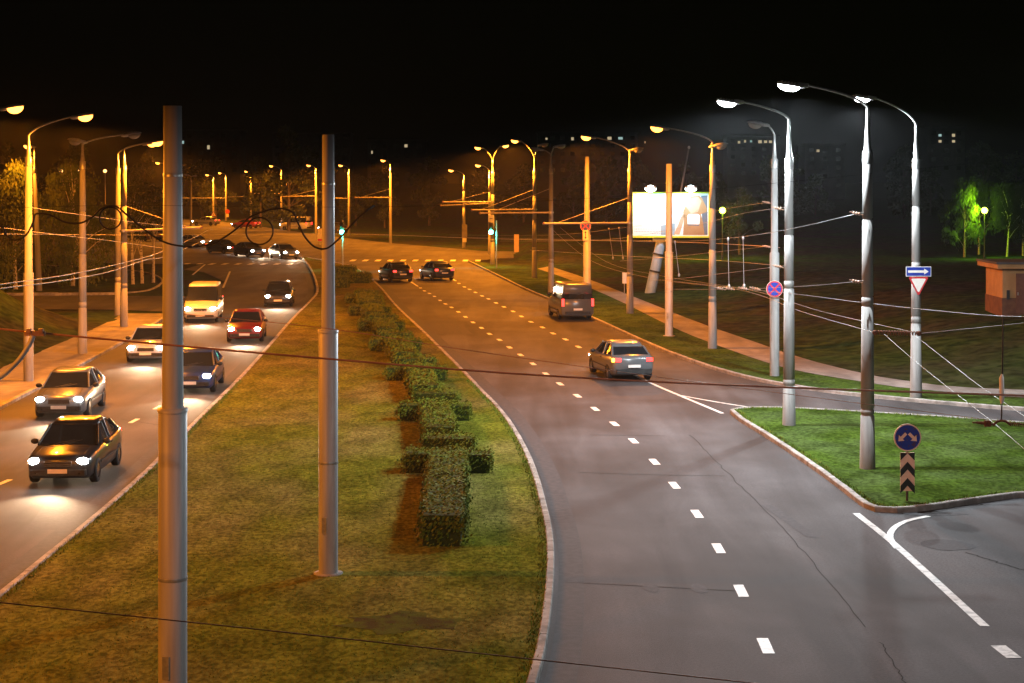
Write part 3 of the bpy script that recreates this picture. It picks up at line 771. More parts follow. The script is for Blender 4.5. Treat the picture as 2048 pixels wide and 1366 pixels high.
obj('pole', MB().tube([(q0.x - .1, 0, -.5), q0, q1], [.10, .09, .05], 10), M['concrete'], t); obj('finial', MB().ell(q1, (.09, .09, .12), 10, 6), M['white'], t)

# ------------------------------------------------------------------ hut on the bank
hd = 86.0
hx0 = P(2005, 0, hd).x; gz = ground_z(hx0 + 1, hd)
t = thing('brick_hut', 'small ochre hut with flat dark roof on the grass bank', 'hut', (hx0, hd, gz))
ht = CH - (537 - HZ) * hd / F - gz
obj('wall', MB().box((2.0, 1.5, ht / 2), (4.0, 3.0, ht)), M['plaster'], t)
obj('plinth', MB().box((2.0, 1.5, .35), (4.06, 3.06, .9)), M['plinth'], t)
rf = obj('roof', MB().box((1.95, 1.45, ht + .11), (4.6, 3.7, .22), bev=.03), M['plaster'], t)
obj('roof_cover', MB().box((1.95, 1.45, ht + .27), (4.7, 3.8, .10)), M['roof'], rf)
dr = obj('door', MB().box((.95, -.03, 1.02), (.62, .05, 1.9)), M['door'], t); obj('handle', MB().box((.72, -.07, 1.0), (.04, .04, .14)), M['galv'], dr)
obj('vent', MB().box((.26, -.03, .95), (.14, .05, .45)), M['dark'], t)

# ------------------------------------------------------------------ hedge: clipped rows crossed by short bars
def hedge_mesh(boxes, dens=420, ls=.045):
    lf, core = MB(), MB()
    for (cx, cy, sx, sy, h) in boxes:
        core.box((cx, cy, h / 2 - .03), (sx - .14, sy - .14, h - .06))  # solid inner box, painted dark as the shade behind the leaves
        faces = [((0, 0, 1), sx, sy), ((0, -1, 0), sx, h), ((0, 1, 0), sx, h), ((1, 0, 0), sy, h), ((-1, 0, 0), sy, h)]
        for nrm, a, b in faces:
            for _ in range(int(a * b * dens)):
                u, v = random.uniform(-.5, .5), random.uniform(-.5, .5)
                dep = random.gauss(0, .028) - (.05 if random.random() < .3 else 0)
                lump = .065 * math.sin(cx * 5 + u * a * 4.3 + 1.7 * v * b) * math.cos(v * b * 5.1 + cy * 3) + .03 * math.sin(u * a * 13 + cy * 7) * math.sin(v * b * 11 + cx)
                if random.random() < .05: dep += random.uniform(.03, .13)
                if nrm[2]: p = Vector((cx + u * a, cy + v * b, h + dep + lump))
                elif nrm[1]: p = Vector((cx + u * a, cy + nrm[1] * (sy / 2 + dep + lump), (v + .5) * h))
                else: p = Vector((cx + nrm[0] * (sx / 2 + dep + lump), cy + u * a, (v + .5) * h))
                e = max(abs(p.x - cx) / (sx / 2), abs(p.y - cy) / (sy / 2))
                if p.z > h * .7 and e > .8: p.z -= (e - .8) * .5 * random.uniform(.3, 1.2)
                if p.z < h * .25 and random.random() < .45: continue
                n = (Vector(nrm) + Vector((random.gauss(0, .42), random.gauss(0, .42), random.gauss(0, .42)))).normalized()
                t1 = n.orthogonal().normalized(); t2 = n.cross(t1); s = ls * random.uniform(.6, 1.3)
                lf.add([p - t1 * s, p + t2 * s * .5, p + t1 * s, p - t2 * s * .5], [(0, 1, 2, 3)])
    return lf, core
def hedge(loc, rows, label, dens=420, ls=.045):
    t = thing('hedge', label, 'hedge', (*loc, .11), 0, 'clipped hedge units on the central reservation')
    for nm, boxes in rows:
        lf, core = hedge_mesh(boxes, dens, ls)
        o = obj(nm, lf, M['leaf'], t); obj('shade_core', core, M['leaf_shade'], o)
    return t
# axis of the hedge: (x, y) per unit, from crossing positions seen on the lawn
units = [  # crossing y pixel-derived depth, x of axis, front end of row, back end
    (48.3, -1.75, 38.4, 'nearest clipped hedge unit with the long front block'),
    (58.6, -2.55, 52.0, 'second clipped hedge unit from the camera, beyond the first crossing'),
    (70.2, -3.75, 62.5, 'third clipped hedge unit from the camera'),
    (82.0, -5.35, 74.5, 'fourth clipped hedge unit from the camera'),
    (92.5, -6.75, 86.5, 'fifth clipped hedge unit from the camera'),
    (103.0, -8.15, 97.0, 'sixth clipped hedge unit from the camera'),
    (113.0, -9.3, 107.5, 'seventh clipped hedge unit, last before the dark shrubs')]
for i, (yc, xc, yf, lab) in enumerate(units):
    L = yc - yf - .5
    slope = 0 if i == 0 else -(xc - units[i - 1][1]) / max(.1, (units[i][0] - units[i - 1][0]))
    k = max(1, int(L / 1.2)); rows = []
    bx_ = []
    for j in range(k):
        y0 = -L - .45 + L * (j + .5) / k
        bx_.append((slope * -y0 * 1.0 if i else (.25 if j == 0 else .25 - .2 * j / k), y0, .95, L / k + .04, .72))
    rows.append(('row', bx_))
    rows.append(('crossbar', [(-.78, .1, .75, .85, .56)])); rows.append(('crossbar', [(.82, .1, .8, .85, .54)]))
    rows.append(('block', [(0.0, 1.4, 1.45, .75, .78)]))
    hedge((xc, yc), rows, lab, 430 if i < 2 else 260, .045 if i < 2 else .055)
for k, (x, y, lab) in enumerate(((690, 552, 'dark shrub by the far end of the central reservation'), (672, 575, 'dark shrub left of the last hedge unit, beside the inner mast'), (718, 566, 'low dark shrub between the last hedge unit and the left signal'))):
    X, Y = G(x, y, .1)
    t = thing('shrub', lab, 'shrub', (X, Y, .1), 0, 'dark shrubs at the end of the reservation')
    lf, core = hedge_mesh([(0, 0, 1.8, 1.2, .8)], 160, .07); o = obj('foliage', lf, M['leaf'], t); obj('shade_core', core, M['leaf_shade'], o)

# ------------------------------------------------------------------ trees
def tree_parts(root, H, cr, th, n, leafm, barkm, ls=.12, weep=0, clumps=26, trunk_r=.16, seed=1):
    rnd = random.Random(seed)
    tk = MB()
    bend = [rnd.gauss(0, .12) for _ in range(4)]
    spine = [Vector((bend[0] * t * 1.2, bend[1] * t * 1.2, H * .86 * t)) for t in [i / 7 for i in range(8)]]
    tk.tube(spine, [trunk_r * (1 - .85 * i / 7) for i in range(8)], 8)
    cl = []
    for i in range(clumps):
        a = rnd.uniform(0, 6.28); t = rnd.random() ** .8
        z = th + (H - th) * t
        rr = cr * math.sin(math.pi * min(.97, .18 + .80 * t)) ** .7 * rnd.uniform(.35, 1.0)
        p = Vector((rr * math.cos(a), rr * math.sin(a), z)); cl.append((p, rnd.uniform(.32, .62) * cr * .62))
        b = spine[min(7, max(1, int((z / H) * 6)))]
        if i % 2 == 0: tk.tube([b, b.lerp(p, .5) + Vector((0, 0, .15)), p], [trunk_r * .28, trunk_r * .16, .012], 5)
    obj('trunk', tk, barkm, root)
    lf = MB()
    for i in range(n):
        c, r = cl[rnd.randrange(len(cl))]
        d = Vector((rnd.gauss(0, 1), rnd.gauss(0, 1), rnd.gauss(0, .8))); d = d.normalized() * r * rnd.random() ** .45
        p = c + d
        if weep: p.z -= rnd.random() ** 2 * weep
        nn = Vector((rnd.gauss(0, 1), rnd.gauss(0, 1), rnd.gauss(0, 1))).normalized()
        t1 = nn.orthogonal().normalized(); t2 = nn.cross(t1); s = ls * rnd.uniform(.5, 1.3)
        if weep: t1 = Vector((rnd.gauss(0, .3), rnd.gauss(0, .3), -1)).normalized(); t2 = t1.orthogonal().normalized()
        lf.add([p - t1 * s, p + t2 * s * .55, p + t1 * s, p - t2 * s * .55], [(0, 1, 2, 3)])
    obj('crown', lf, leafm, root)
def tree(name, label, X, Y, H, cr, th, n, group=None, leafm='tree_leaf', barkm='bark', z=None, **kw):
    t = thing(name, label, 'tree', (X, Y, ground_z(X, Y) if z is None else z), 0, group)
    tree_parts(t, H, cr, th, n, M[leafm], M[barkm], **kw)
    return t
LT = 'trees beyond the left side street'
tree('birch_tree', 'drooping birch at the left margin behind the leaning pole', -40.5, 124, 9.2, 3.6, 1.0, 9000, LT, weep=2.2, seed=3, clumps=34, barkm='birch')
tree('birch_tree', 'drooping birch between the first two pavement poles', -35.3, 128, 8.6, 3.0, 1.2, 7000, LT, weep=2.4, seed=5, barkm='birch')
tree('birch_tree', 'taller thin birch behind the second pavement pole', -32.2, 132, 9.6, 2.2, 2.4, 5000, LT, weep=1.8, seed=8, barkm='birch')
tree('birch_tree', 'low birch right of the second pavement pole', -30.2, 127, 6.8, 2.2, 1.5, 3600, LT, weep=1.2, seed=9, barkm='birch')
for x, lab, sd in ((266, 'pale birch trunk, leftmost of the three beyond the side street', 11), (279, 'pale birch trunk, middle of the three beyond the side street', 12), (296, 'pale birch trunk, rightmost of the three beyond the side street', 13)):
    tree('birch_tree', lab, (x - 1024) * 134 / F, 134 + sd - 11, 7.5, 1.7, 3.4, 2600, LT, seed=sd, leafm='tree_dark', barkm='birch', trunk_r=.13)
PT = 'birches round the park lamp'
for X, Y, H, cr, th, lab, sd in ((P(1929, 0, 162).x, 162, 6.8, 1.9, 1.5, 'birch left of the yellow green park lamp', 21), (P(1958, 0, 167.5).x, 167.5, 7.0, 2.3, 2.2, 'birch just behind the yellow green park lamp', 22), (P(2014, 0, 163).x, 163, 6.5, 1.9, 2.4, 'birch right of the yellow green park lamp', 23), (P(2046, 0, 166).x, 166, 6.6, 1.8, 2.2, 'birch at the right margin beyond the park lamp', 24)):
    tree('birch_tree', lab, X, Y, H, cr, th, 4200, PT, weep=1.0, seed=sd, barkm='birch', ls=.13, trunk_r=.11)
tree('park_tree', 'dim tree beside the yellow green lamp right of the billboard', P(1480, 0, 168).x, 168, 6.2, 2.2, 1.5, 3500, None, seed=25, leafm='tree_dark')
# unlit belt of trees behind the junction
protos = []
BG = 'unlit trees behind the junction'; BLAB = 'dark leafy tree in the unlit belt beyond the junction'
for k in range(3):
    protos.append(tree('dark_tree', BLAB, -150 + k * 14, 330, 11 + k, 4.2, 1.5, 3000, BG, leafm='tree_dark', seed=40 + k, ls=.32, trunk_r=.25, z=-.1))
rnd = random.Random(5)
for i in range(40):
    X = -135 + i * 7.2 + rnd.uniform(-2, 2); Y = (345 if X < -42 else 262 + abs(X) * .15) + rnd.uniform(0, 40) + (35 if X > 20 else 0)
    s = rnd.uniform(.75, 1.15)
    o = dup(protos[i % 3], (X, Y, -.1), rnd.uniform(0, 6), BLAB, BG); o.scale = (s, s, s)
# park lamps
def park_lamp(x, d, ly, label):
    X = P(x, 0, d).x; z = ground_z(X, d)
    t = thing('park_lamp', label, 'park lamp', (X, d, z), 0, 'yellow green park lamps')
    q = P(x, ly, d).z - z
    obj('post', MB().lathe([(.09, -.1), (.09, .5), (.055, .6), (.045, q - .15)], 12), M['dark'], t)
    h = obj('lamp_collar', MB().lathe([(.05, q - .3), (.14, q - .2), (.14, q - .15)], 12), M['dark'], t)
    obj('globe', MB().ell((0, 0, q), (.28, .28, .28), 16, 10), M['parkglow'], h)
    light('park_light', 'POINT', (-.1, -.55, q), (.50, 1, .03), 900, t, rad=.15)
    light('park_light', 'POINT', (.1, .55, q + .1), (.50, 1, .03), 900, t, rad=.15)
park_lamp(1969, 160, 421, 'lit yellow green park lamp among birches near the hut')
park_lamp(1445, 160, 421, 'lit yellow green park lamp right of the billboard')

# ------------------------------------------------------------------ far apartment blocks with a few lit windows
def block(x0, x1, ytop, d, lit, label):
    a, b = P(x0, ytop, d), P(x1, ytop, d)
    t = thing('apartment_block', label, 'apartment block', ((a.x + b.x) / 2, d, -.1), 0, 'apartment blocks on the skyline')
    wd = b.x - a.x; h = a.z
    wl = obj('wall', MB().box((0, 7, h / 2), (wd, 14, h)), M['wall_d'], t)
    obj('roof', MB().box((0, 7, h + .3), (wd + .6, 14.6, .6)), M['roof'], t)
    nf = min(5, int(h / 2.9)); nw = max(2, int(wd / 3.4)); me = None
    for f in range(nf):                       # the storeys that show above the trees
        for k in range(nw):
            if me is None:
                o = obj('window', MB().box((0, 0, 0), (1.5, .06, 1.4)), M['glass'], t); me = o.data
            else:
                o = bpy.data.objects.new('window', me); C.objects.link(o); o.parent = t
            o.location = (-wd / 2 + wd * (k + .5) / nw, -.01, h - 1.6 - f * 2.9)
    for lx, ly, w_, h_, m in lit:
        q = P(lx, ly, d); obj('lit_window', MB().box((q.x - t.location.x, -.06, q.z), (w_ * d / F, .06, h_ * d / F)), M[m], t)
block(345, 480, 262, 620, [(366, 284, 4, 6, 'win_c'), (417, 294, 5, 8, 'win_w')], 'dark block right of the near steel mast with two lit windows')
block(545, 700, 268, 660, [(585, 300, 2, 3, 'win_w')], 'dark block behind the inner steel mast')
block(735, 850, 282, 560, [(744, 304, 3, 6, 'win_w'), (812, 291, 6, 6, 'win_w')], 'dark block above the space between the green signals')
block(1075, 1275, 266, 650, [(1093, 277, 4, 4, 'win_w'), (1145, 277, 5, 6, 'win_w'), (1219, 276, 8, 6, 'win_w'), (1241, 276, 9, 5, 'win_c'), (1290, 284, 2, 4, 'win_w')], 'dark block behind the billboard with a row of lit windows')
block(1455, 1560, 272, 650, [(1478, 284, 5, 5, 'win_w'), (1490, 282, 4, 5, 'win_w'), (1502, 282, 4, 4, 'win_c'), (1520, 283, 7, 6, 'win_w'), (1531, 283, 6, 5, 'win_w'), (1541, 283, 6, 5, 'win_w')], 'dark block behind the white lamps with one lit row')
block(1610, 1690, 290, 600, [(1636, 301, 6, 5, 'win_w')], 'lower dark block with a single lit window')
block(1855, 1930, 256, 600, [(1880, 270, 6, 5, 'win_c'), (1880, 282, 6, 5, 'win_w'), (1907, 270, 6, 6, 'win_w'), (1907, 282, 6, 5, 'win_w')], 'dark tower above the park lamp with four lit windows')
for x, y, lab in ((123, 342, 'tiny far lamp behind the left birches, leftmost of three'), (155, 340, 'tiny far lamp behind the left birches, beside the second pole'), (210, 342, 'brightest tiny far lamp behind the left birches')):
    q = P(x, y, 330)
    t = thing('distant_lamp', lab, 'street lamp', (q.x, q.y, 0), 0, 'tiny distant lamps')
    obj('post', MB().tube([(0, .2, -.1), (0, .2, q.z)], .08, 6), M['galv'], t); obj('lamp', MB().ell((0, 0, q.z), (.35, .35, .3), 10, 6), M['smallglow'], t)

# ------------------------------------------------------------------ overhead wires
def wire(name, label, pts, r, m='wire_grey', cat='wire', grp='overhead wires', n=40, tens=True):
    """pts: (pixel x, pixel y, depth) control points of the hanging line"""
    Q = [P(*p) for p in pts]
    out = []
    for i in range(len(Q) - 1):
        p0, p1, p2, p3 = Q[max(i - 1, 0)], Q[i], Q[i + 1], Q[min(i + 2, len(Q) - 1)]
        k = max(4, n // (len(Q) - 1))
        for j in range(k):
            t = j / k
            out.append(.5 * ((2 * p1) + (p2 - p0) * t + (2 * p0 - 5 * p1 + 4 * p2 - p3) * t * t + (3 * p1 - p0 - 3 * p2 + p3) * t ** 3))
    out.append(Q[-1])
    o = obj(name, MB().tube(out, r, 6), M[m])
    return tag(o, label, cat, grp)
wire('span_wire', 'thick brown wire crossing the whole view below the middle', [(-2400, 396, 21), (-600, 592, 21), (-380, 616, 21), (-160, 640, 21), (70, 665, 21), (520, 706, 21), (1024, 747, 21), (1500, 772, 21), (2048, 791, 21), (2250, 796, 21), (2450, 800, 21), (2650, 803, 21), (3600, 815, 21)], .0125, 'wire')
wire('span_wire', 'thin brown wire low across the lawn and road', [(-4500, 783, 10), (-600, 1149, 10), (-380, 1169, 10), (-160, 1190, 10), (0, 1205, 10), (500, 1257, 10), (1024, 1314, 10), (1560, 1372, 10), (1900, 1410, 10), (2200, 1442, 10), (2500, 1474, 10), (4500, 1690, 10)], .0036, 'wire')
wire('span_wire', 'brown wire crossing the road just above the dashed line', [(330, 625, 30), (640, 655, 30), (900, 695, 30), (1200, 738, 30), (1560, 786, 32), (2060, 850, 34)], .006, 'wire')
t = tag(obj('wire_clamp', MB().box((0, 0, 0), (.24, .04, .055), bev=.01).box((-.07, 0, .03), (.05, .06, .05)).box((.07, 0, .03), (.05, .06, .05)), M['porc'], None, P(70, 667, 20.95)), 'small rusty clamp on the thick brown wire at left', 'clamp')
wire('feeder_cable', 'grey feeder cable hanging from the rusty clamp', [(66, 672, 20.9), (58, 690, 20.9), (36, 722, 20.9), (0, 755, 20.9), (-60, 790, 20.9)], .032, 'steel_pole', 'cable', None)
def circ(cx, cy, r, d, a0, n=16):
    return [(cx + r * math.cos(a0 + 2 * math.pi * k / n), cy + r * math.sin(a0 + 2 * math.pi * k / n), d) for k in range(n + 1)]
CD = 22
pts = [(-60, 440, CD), (0, 452, CD), (12, 470, CD), (30, 480, CD), (52, 470, CD), (66, 445, CD), (72, 428, CD), (100, 430, CD), (130, 444, CD), (160, 446, CD), (185, 434, CD), (205, 416, CD), (230, 412, CD), (252, 428, CD), (280, 452, CD), (310, 474, CD), (340, 488, CD), (380, 493, CD), (420, 489, CD), (450, 474, CD), (480, 452, CD), (500, 434, CD), (530, 422, CD), (560, 417, CD), (584, 424, CD), (596, 446, CD), (610, 474, CD), (630, 494, CD), (652, 497, CD), (672, 483, CD), (692, 462, CD), (714, 438, CD), (735, 420, CD), (748, 412, CD + .1)]
wire('slack_cable', 'black slack cable snaking between both steel masts', pts, .0125, 'cable', 'cable', None, 260)
for cx, cy, r, lab in ((221, 436, 22, 'small coil of black cable left of the near steel mast'), (519, 462, 27, 'larger coil of black cable between the steel masts')):
    o = obj('cable_loop', MB().tube([P(x, y, z) for x, y, z in circ(cx, cy, r, CD + .03, 0, 32)], .011, 6, False), M['cable']); tag(o, lab, 'cable', 'coils in the black cable')
wire('messenger_wire', 'faint messenger wire the black cable hangs from', [(-200, 424, 22.1), (205, 411, 22.1), (560, 414, 22.1), (900, 410, 22.1), (1400, 380, 22.1), (2200, 300, 22.1)], .0022, 'cable')
D1 = G(0, 752, .1)[1]; D2 = G(0, 857)[1]; D3 = G(0, 945)[1]
wire('contact_wire', 'pale upper wire tied to the stepped pole', [(1544, 404, D1 - .2), (1480, 413, 80), (1390, 430, 90), (1250, 455, 112), (1100, 470, 140), (900, 470, 165)], .0058)
wire('contact_wire', 'pale upper wire tied to the pole on the island tip', [(1572, 414, D2 - .2), (1480, 428, 68), (1380, 452, 84), (1200, 480, 110), (1000, 482, 145)], .0058)
wire('contact_wire', 'pale wire tied high on the island pole by the chevron', [(1728, 424, D3 - .25), (1570, 460, 56), (1450, 477, 66), (1340, 482, 80), (1100, 478, 110), (900, 474, 150)], .0058)
wire('contact_wire', 'pale wire tied at mid height to the stepped pole', [(1544, 492, D1 - .2), (1450, 502, 78), (1340, 514, 84), (1240, 522, 92)], .0058)
wire('contact_wire', 'pale wire tied at mid height to the island tip pole', [(1572, 531, D2 - .2), (1470, 544, 64), (1370, 556, 70), (1300, 562, 75)], .0058)
wire('contact_wire', 'pale wire tied at mid height to the island pole', [(1728, 561, D3 - .25), (1640, 570, 54), (1540, 576, 60), (1440, 579, 66), (1330, 578, 72)], .0058)
wire('contact_wire', 'pale wire running right across the bank to the hanging rod', [(1330, 560, 74), (1480, 577, 62), (1590, 588, 56), (1733, 606, 50), (1900, 624, 44), (2005, 632, 41), (2120, 634, 38)], .0058)
wire('contact_wire', 'trolley wire curving down from the far kerb pole to the spring', [(1100, 455, 128), (1180, 520, 105), (1300, 556, 88), (1480, 580, 70), (1600, 622, 58), (1745, 664, 46)], .0058)
wire('contact_wire', 'second trolley wire curving down beside the first', [(1120, 455, 128), (1210, 522, 105), (1330, 553, 88), (1500, 580, 70), (1640, 622, 58), (1835, 666, 46)], .0058)
wire('contact_wire', 'wire from the spring rising right toward the hut', [(1838, 667, 46), (1900, 661, 45), (2048, 646, 43), (2160, 636, 42)], .0058)
wire('contact_wire', 'trolley wire dropping to the right margin, nearer one', [(1768, 668, 46), (1830, 722, 38), (1900, 778, 32), (1980, 840, 27), (2080, 925, 22)], .0048)
wire('contact_wire', 'trolley wire dropping to the right margin, farther one', [(1826, 668, 46), (1890, 718, 39), (1960, 772, 33), (2048, 832, 28), (2140, 895, 24)], .0048)
wire('contact_wire', 'upper pale trolley wire over the left pavement', [(-80, 586, 44), (0, 569, 46), (120, 552, 52), (220, 532, 60), (320, 505, 72), (390, 474, 92), (420, 458, 120)], .013)
wire('contact_wire', 'lower pale trolley wire over the left pavement', [(-80, 592, 44), (0, 577, 46), (120, 562, 52), (220, 543, 60), (290, 520, 68), (335, 511, 76), (410, 480, 110)], .013)
wire('contact_wire', 'faint wire rising left behind the near steel mast', [(60, 415, 69), (180, 432, 78), (300, 448, 90), (400, 457, 125)], .012, 'bracket')
wire('contact_wire', 'faint lower wire behind the left pavement poles', [(0, 455, 66), (120, 470, 74), (240, 484, 86), (330, 497, 96)], .010, 'bracket')
wire('contact_wire', 'long faint wire across the view behind both steel masts', [(0, 468, 70), (330, 470, 110), (700, 468, 150), (1000, 478, 150), (1350, 484, 110), (1560, 495, 73)], .010, 'bracket')
wire('contact_wire', 'faint wire crossing the dark lawn under the billboard', [(1060, 500, 130), (1250, 512, 105), (1420, 520, 86), (1545, 530, 73)], .010)
for x, y0, y1, d in ((1456, 478, 573, 66), (1486, 476, 572, 66), (1218, 458, 516, 105), (1238, 456, 516, 105), (1350, 484, 550, 80)):
    o = obj('wire_hanger', MB().tube([P(x, y0, d), P(x + (8 if x < 1400 else 2), y1, d)], .010, 6).ell(P(x + (8 if x < 1400 else 2), y1, d), (.05, .05, .09), 8, 6).ell(P(x, y0, d), (.045, .045, .07), 8, 6), M['galv'])
    tag(o, {1456: 'thin hanger left of the no stopping sign, left of a pair', 1486: 'thin hanger left of the no stopping sign, right of a pair', 1218: 'thin hanger left of the billboard, left of a pair', 1238: 'thin hanger left of the billboard, right of a pair', 1350: 'thin hanger dropping below the billboard panel'}[x], 'wire hanger', 'hangers between overhead wires')
def insul(x, y, d, r, label):
    q = P(x, y, d); mb = MB()
    for k in range(3): mb.ell(q + Vector(((k - 1) * r * 1.6, 0, (k - 1) * r * -.3)), (r * .8, r * 1.1, r * 1.1), 10, 6)
    mb.tube([q - Vector((r * 4, 0, -r)), q + Vector((r * 4, 0, -r))], r * .35, 6)
    tag(obj('insulator', mb, M['porc']), label, 'insulator', 'insulators at the poles')
for x, y, d, lab in ((1534, 405, D1 - .2, 'top insulator at the stepped pole'), (1556, 417, D2 - .2, 'top insulator at the island tip pole'), (1713, 427, D3 - .25, 'top insulator at the island pole by the chevron'), (1534, 493, D1 - .2, 'lower insulator at the stepped pole'),
                     (1556, 533, D2 - .2, 'lower insulator at the island tip pole'), (1712, 563, D3 - .25, 'lower insulator at the island pole by the chevron')): insul(x, y, d, .045, lab)
for x in (1458, 1488, 1440, 1510): insul(x, 577, 64.5, .05, {1458: 'wire clamp under the left hanger of the pair', 1488: 'wire clamp under the right hanger of the pair', 1440: 'wire clamp left of the hanger pair', 1510: 'wire clamp right of the hanger pair'}[x])
def coil(name, x0, x1, y, d, label, turns=16, r=.05):
    a, b = P(x0, y, d), P(x1, y + 2, d); pts = []
    for i in range(turns * 8 + 1):
        t = i / (turns * 8); an = 2 * math.pi * turns * t
        pts.append(a.lerp(b, t) + Vector((0, math.cos(an) * r, math.sin(an) * r)))
    mb = MB().tube(pts, r * .3, 6); mb.ell(a, (.07, .06, .07), 10, 6); mb.ell(b, (.07, .06, .07), 10, 6)
    tag(obj(name, mb, M['rust']), label, 'tension spring', 'springs in the overhead wires')
coil('tension_spring', 1750, 1838, 665, 45.9, 'rusty spring in the wire beside the give way pole')
t = thing('hanging_rod', 'black hanging rod with a porcelain insulator and rusty fitting at the right margin', 'wire fitting', P(2006, 634, 26))
q = lambda x, y: P(x, y, 26) - P(2006, 634, 26)
obj('rod', MB().tube([q(2006, 634), q(2005, 720), q(2003, 842)], .011, 8), M['dark'], t)
obj('insulator', MB().tube([q(2004, 748), q(2003, 756), q(2004, 800), q(2003, 808)], [.012, .034, .034, .012], 12), M['white'], t)
obj('hook', MB().tube([q(1986, 852), q(1994, 843), q(2003, 841), (q(2012, 843)), q(2022, 850)], .018, 8), M['rust'], t)
mb = MB().tube([q(1945, 845), q(1966, 846), q(1986, 849)], [.012, .024, .016], 8).box(q(1975, 847), (.09, .06, .085))
obj('turnbuckle', mb, M['rust'], t)
pts = []
for i in range(97):
    u = i / 96; pts.append(q(2022 + 50 * u, 848 + 5 * u) + Vector((0, math.cos(u * 75) * .022, math.sin(u * 75) * .022)))
obj('spring', MB().tube(pts, .008, 6), M['rust'], t)

# bracket arms that reach from poles over the road, with their stays
def bracket_arm(x0, y0, x1, y1, d, stay, label):
    a, b = P(x0, y0, d), P(x1, y1, d)
    t = thing('bracket_arm', label, 'bracket arm', a, 0, 'bracket arms for the overhead wires')
    obj('tube', MB().tube([(0, 0, 0), b - a], .055, 8), M['bracket'], t)
    if stay:
        s = P(stay[0], stay[1], d); k = (b - a) * .86
        obj('stay', MB().tube([s - a, k], .018, 6), M['bracket'], t)
    obj('end_cap', MB().ell(b - a, (.09, .07, .09), 10, 6), M['porc'], t)
    obj('collar', MB().lathe([(.2, -.06), (.2, .06)], 14, (0 + (.12 if x0 > x1 else -.12), .13, 0)), M['galv'], t)
dd = lambda y, z=.1: G(0, y, z)[1] - .16
bracket_arm(1255, 446, 1088, 447, dd(627), (1256, 396), 'orange lit bracket arm from the pole left of the billboard')
bracket_arm(1098, 425, 960, 426, dd(588), (1098, 378), 'bracket arm from the kerb pole, lower of the two right of the signal')
bracket_arm(1066, 419, 944, 420, dd(556), (1066, 380), 'bracket arm from the pole right of the green signal')
bracket_arm(982, 404, 886, 404, dd(531), (982, 383), 'upper bracket arm left of the right green signal')
bracket_arm(977, 407, 882, 411, dd(508), None, 'lower bracket arm left of the right green signal')
bracket_arm(779, 395, 710, 395, dd(487), (779, 378), 'bracket arm on the far pole between both signals')
bracket_arm(696, 397, 650, 396, dd(471), None, 'bracket arm hidden partly by the inner steel mast')
bracket_arm(561, 387, 508, 387, dd(459), (561, 376), 'short bracket arm above the large cable coil')
bracket_arm(630, 392, 566, 393, dd(468), (630, 380), 'bracket arm left of the inner steel mast')
bracket_arm(500, 393, 456, 394, dd(449), None, 'far bracket arm left of the large cable coil')
bracket_arm(450, 396, 358, 396, dd(441), None, 'far bracket arm right of the near steel mast')
bracket_arm(250, 462, 402, 455, dd(658), (250, 412), 'yellowish bracket arm passing behind the near steel mast')

# ------------------------------------------------------------------ night air
hz = obj('haze', MB().box((0, 200, 16), (560, 900, 35)))
hz['kind'] = 'stuff'
hm = bpy.data.materials.new('night_air'); hm.use_nodes = True
hn = hm.node_tree; hn.nodes.remove(hn.nodes['Principled BSDF'])
pv = hn.nodes.new('ShaderNodeVolumePrincipled'); pv.inputs['Density'].default_value = .00011; pv.inputs['Color'].default_value = (.85, .87, .9, 1); pv.inputs['Anisotropy'].default_value = .7
hn.links.new(pv.outputs[0], hn.nodes['Material Output'].inputs['Volume'])
hz.data.materials.append(hm)

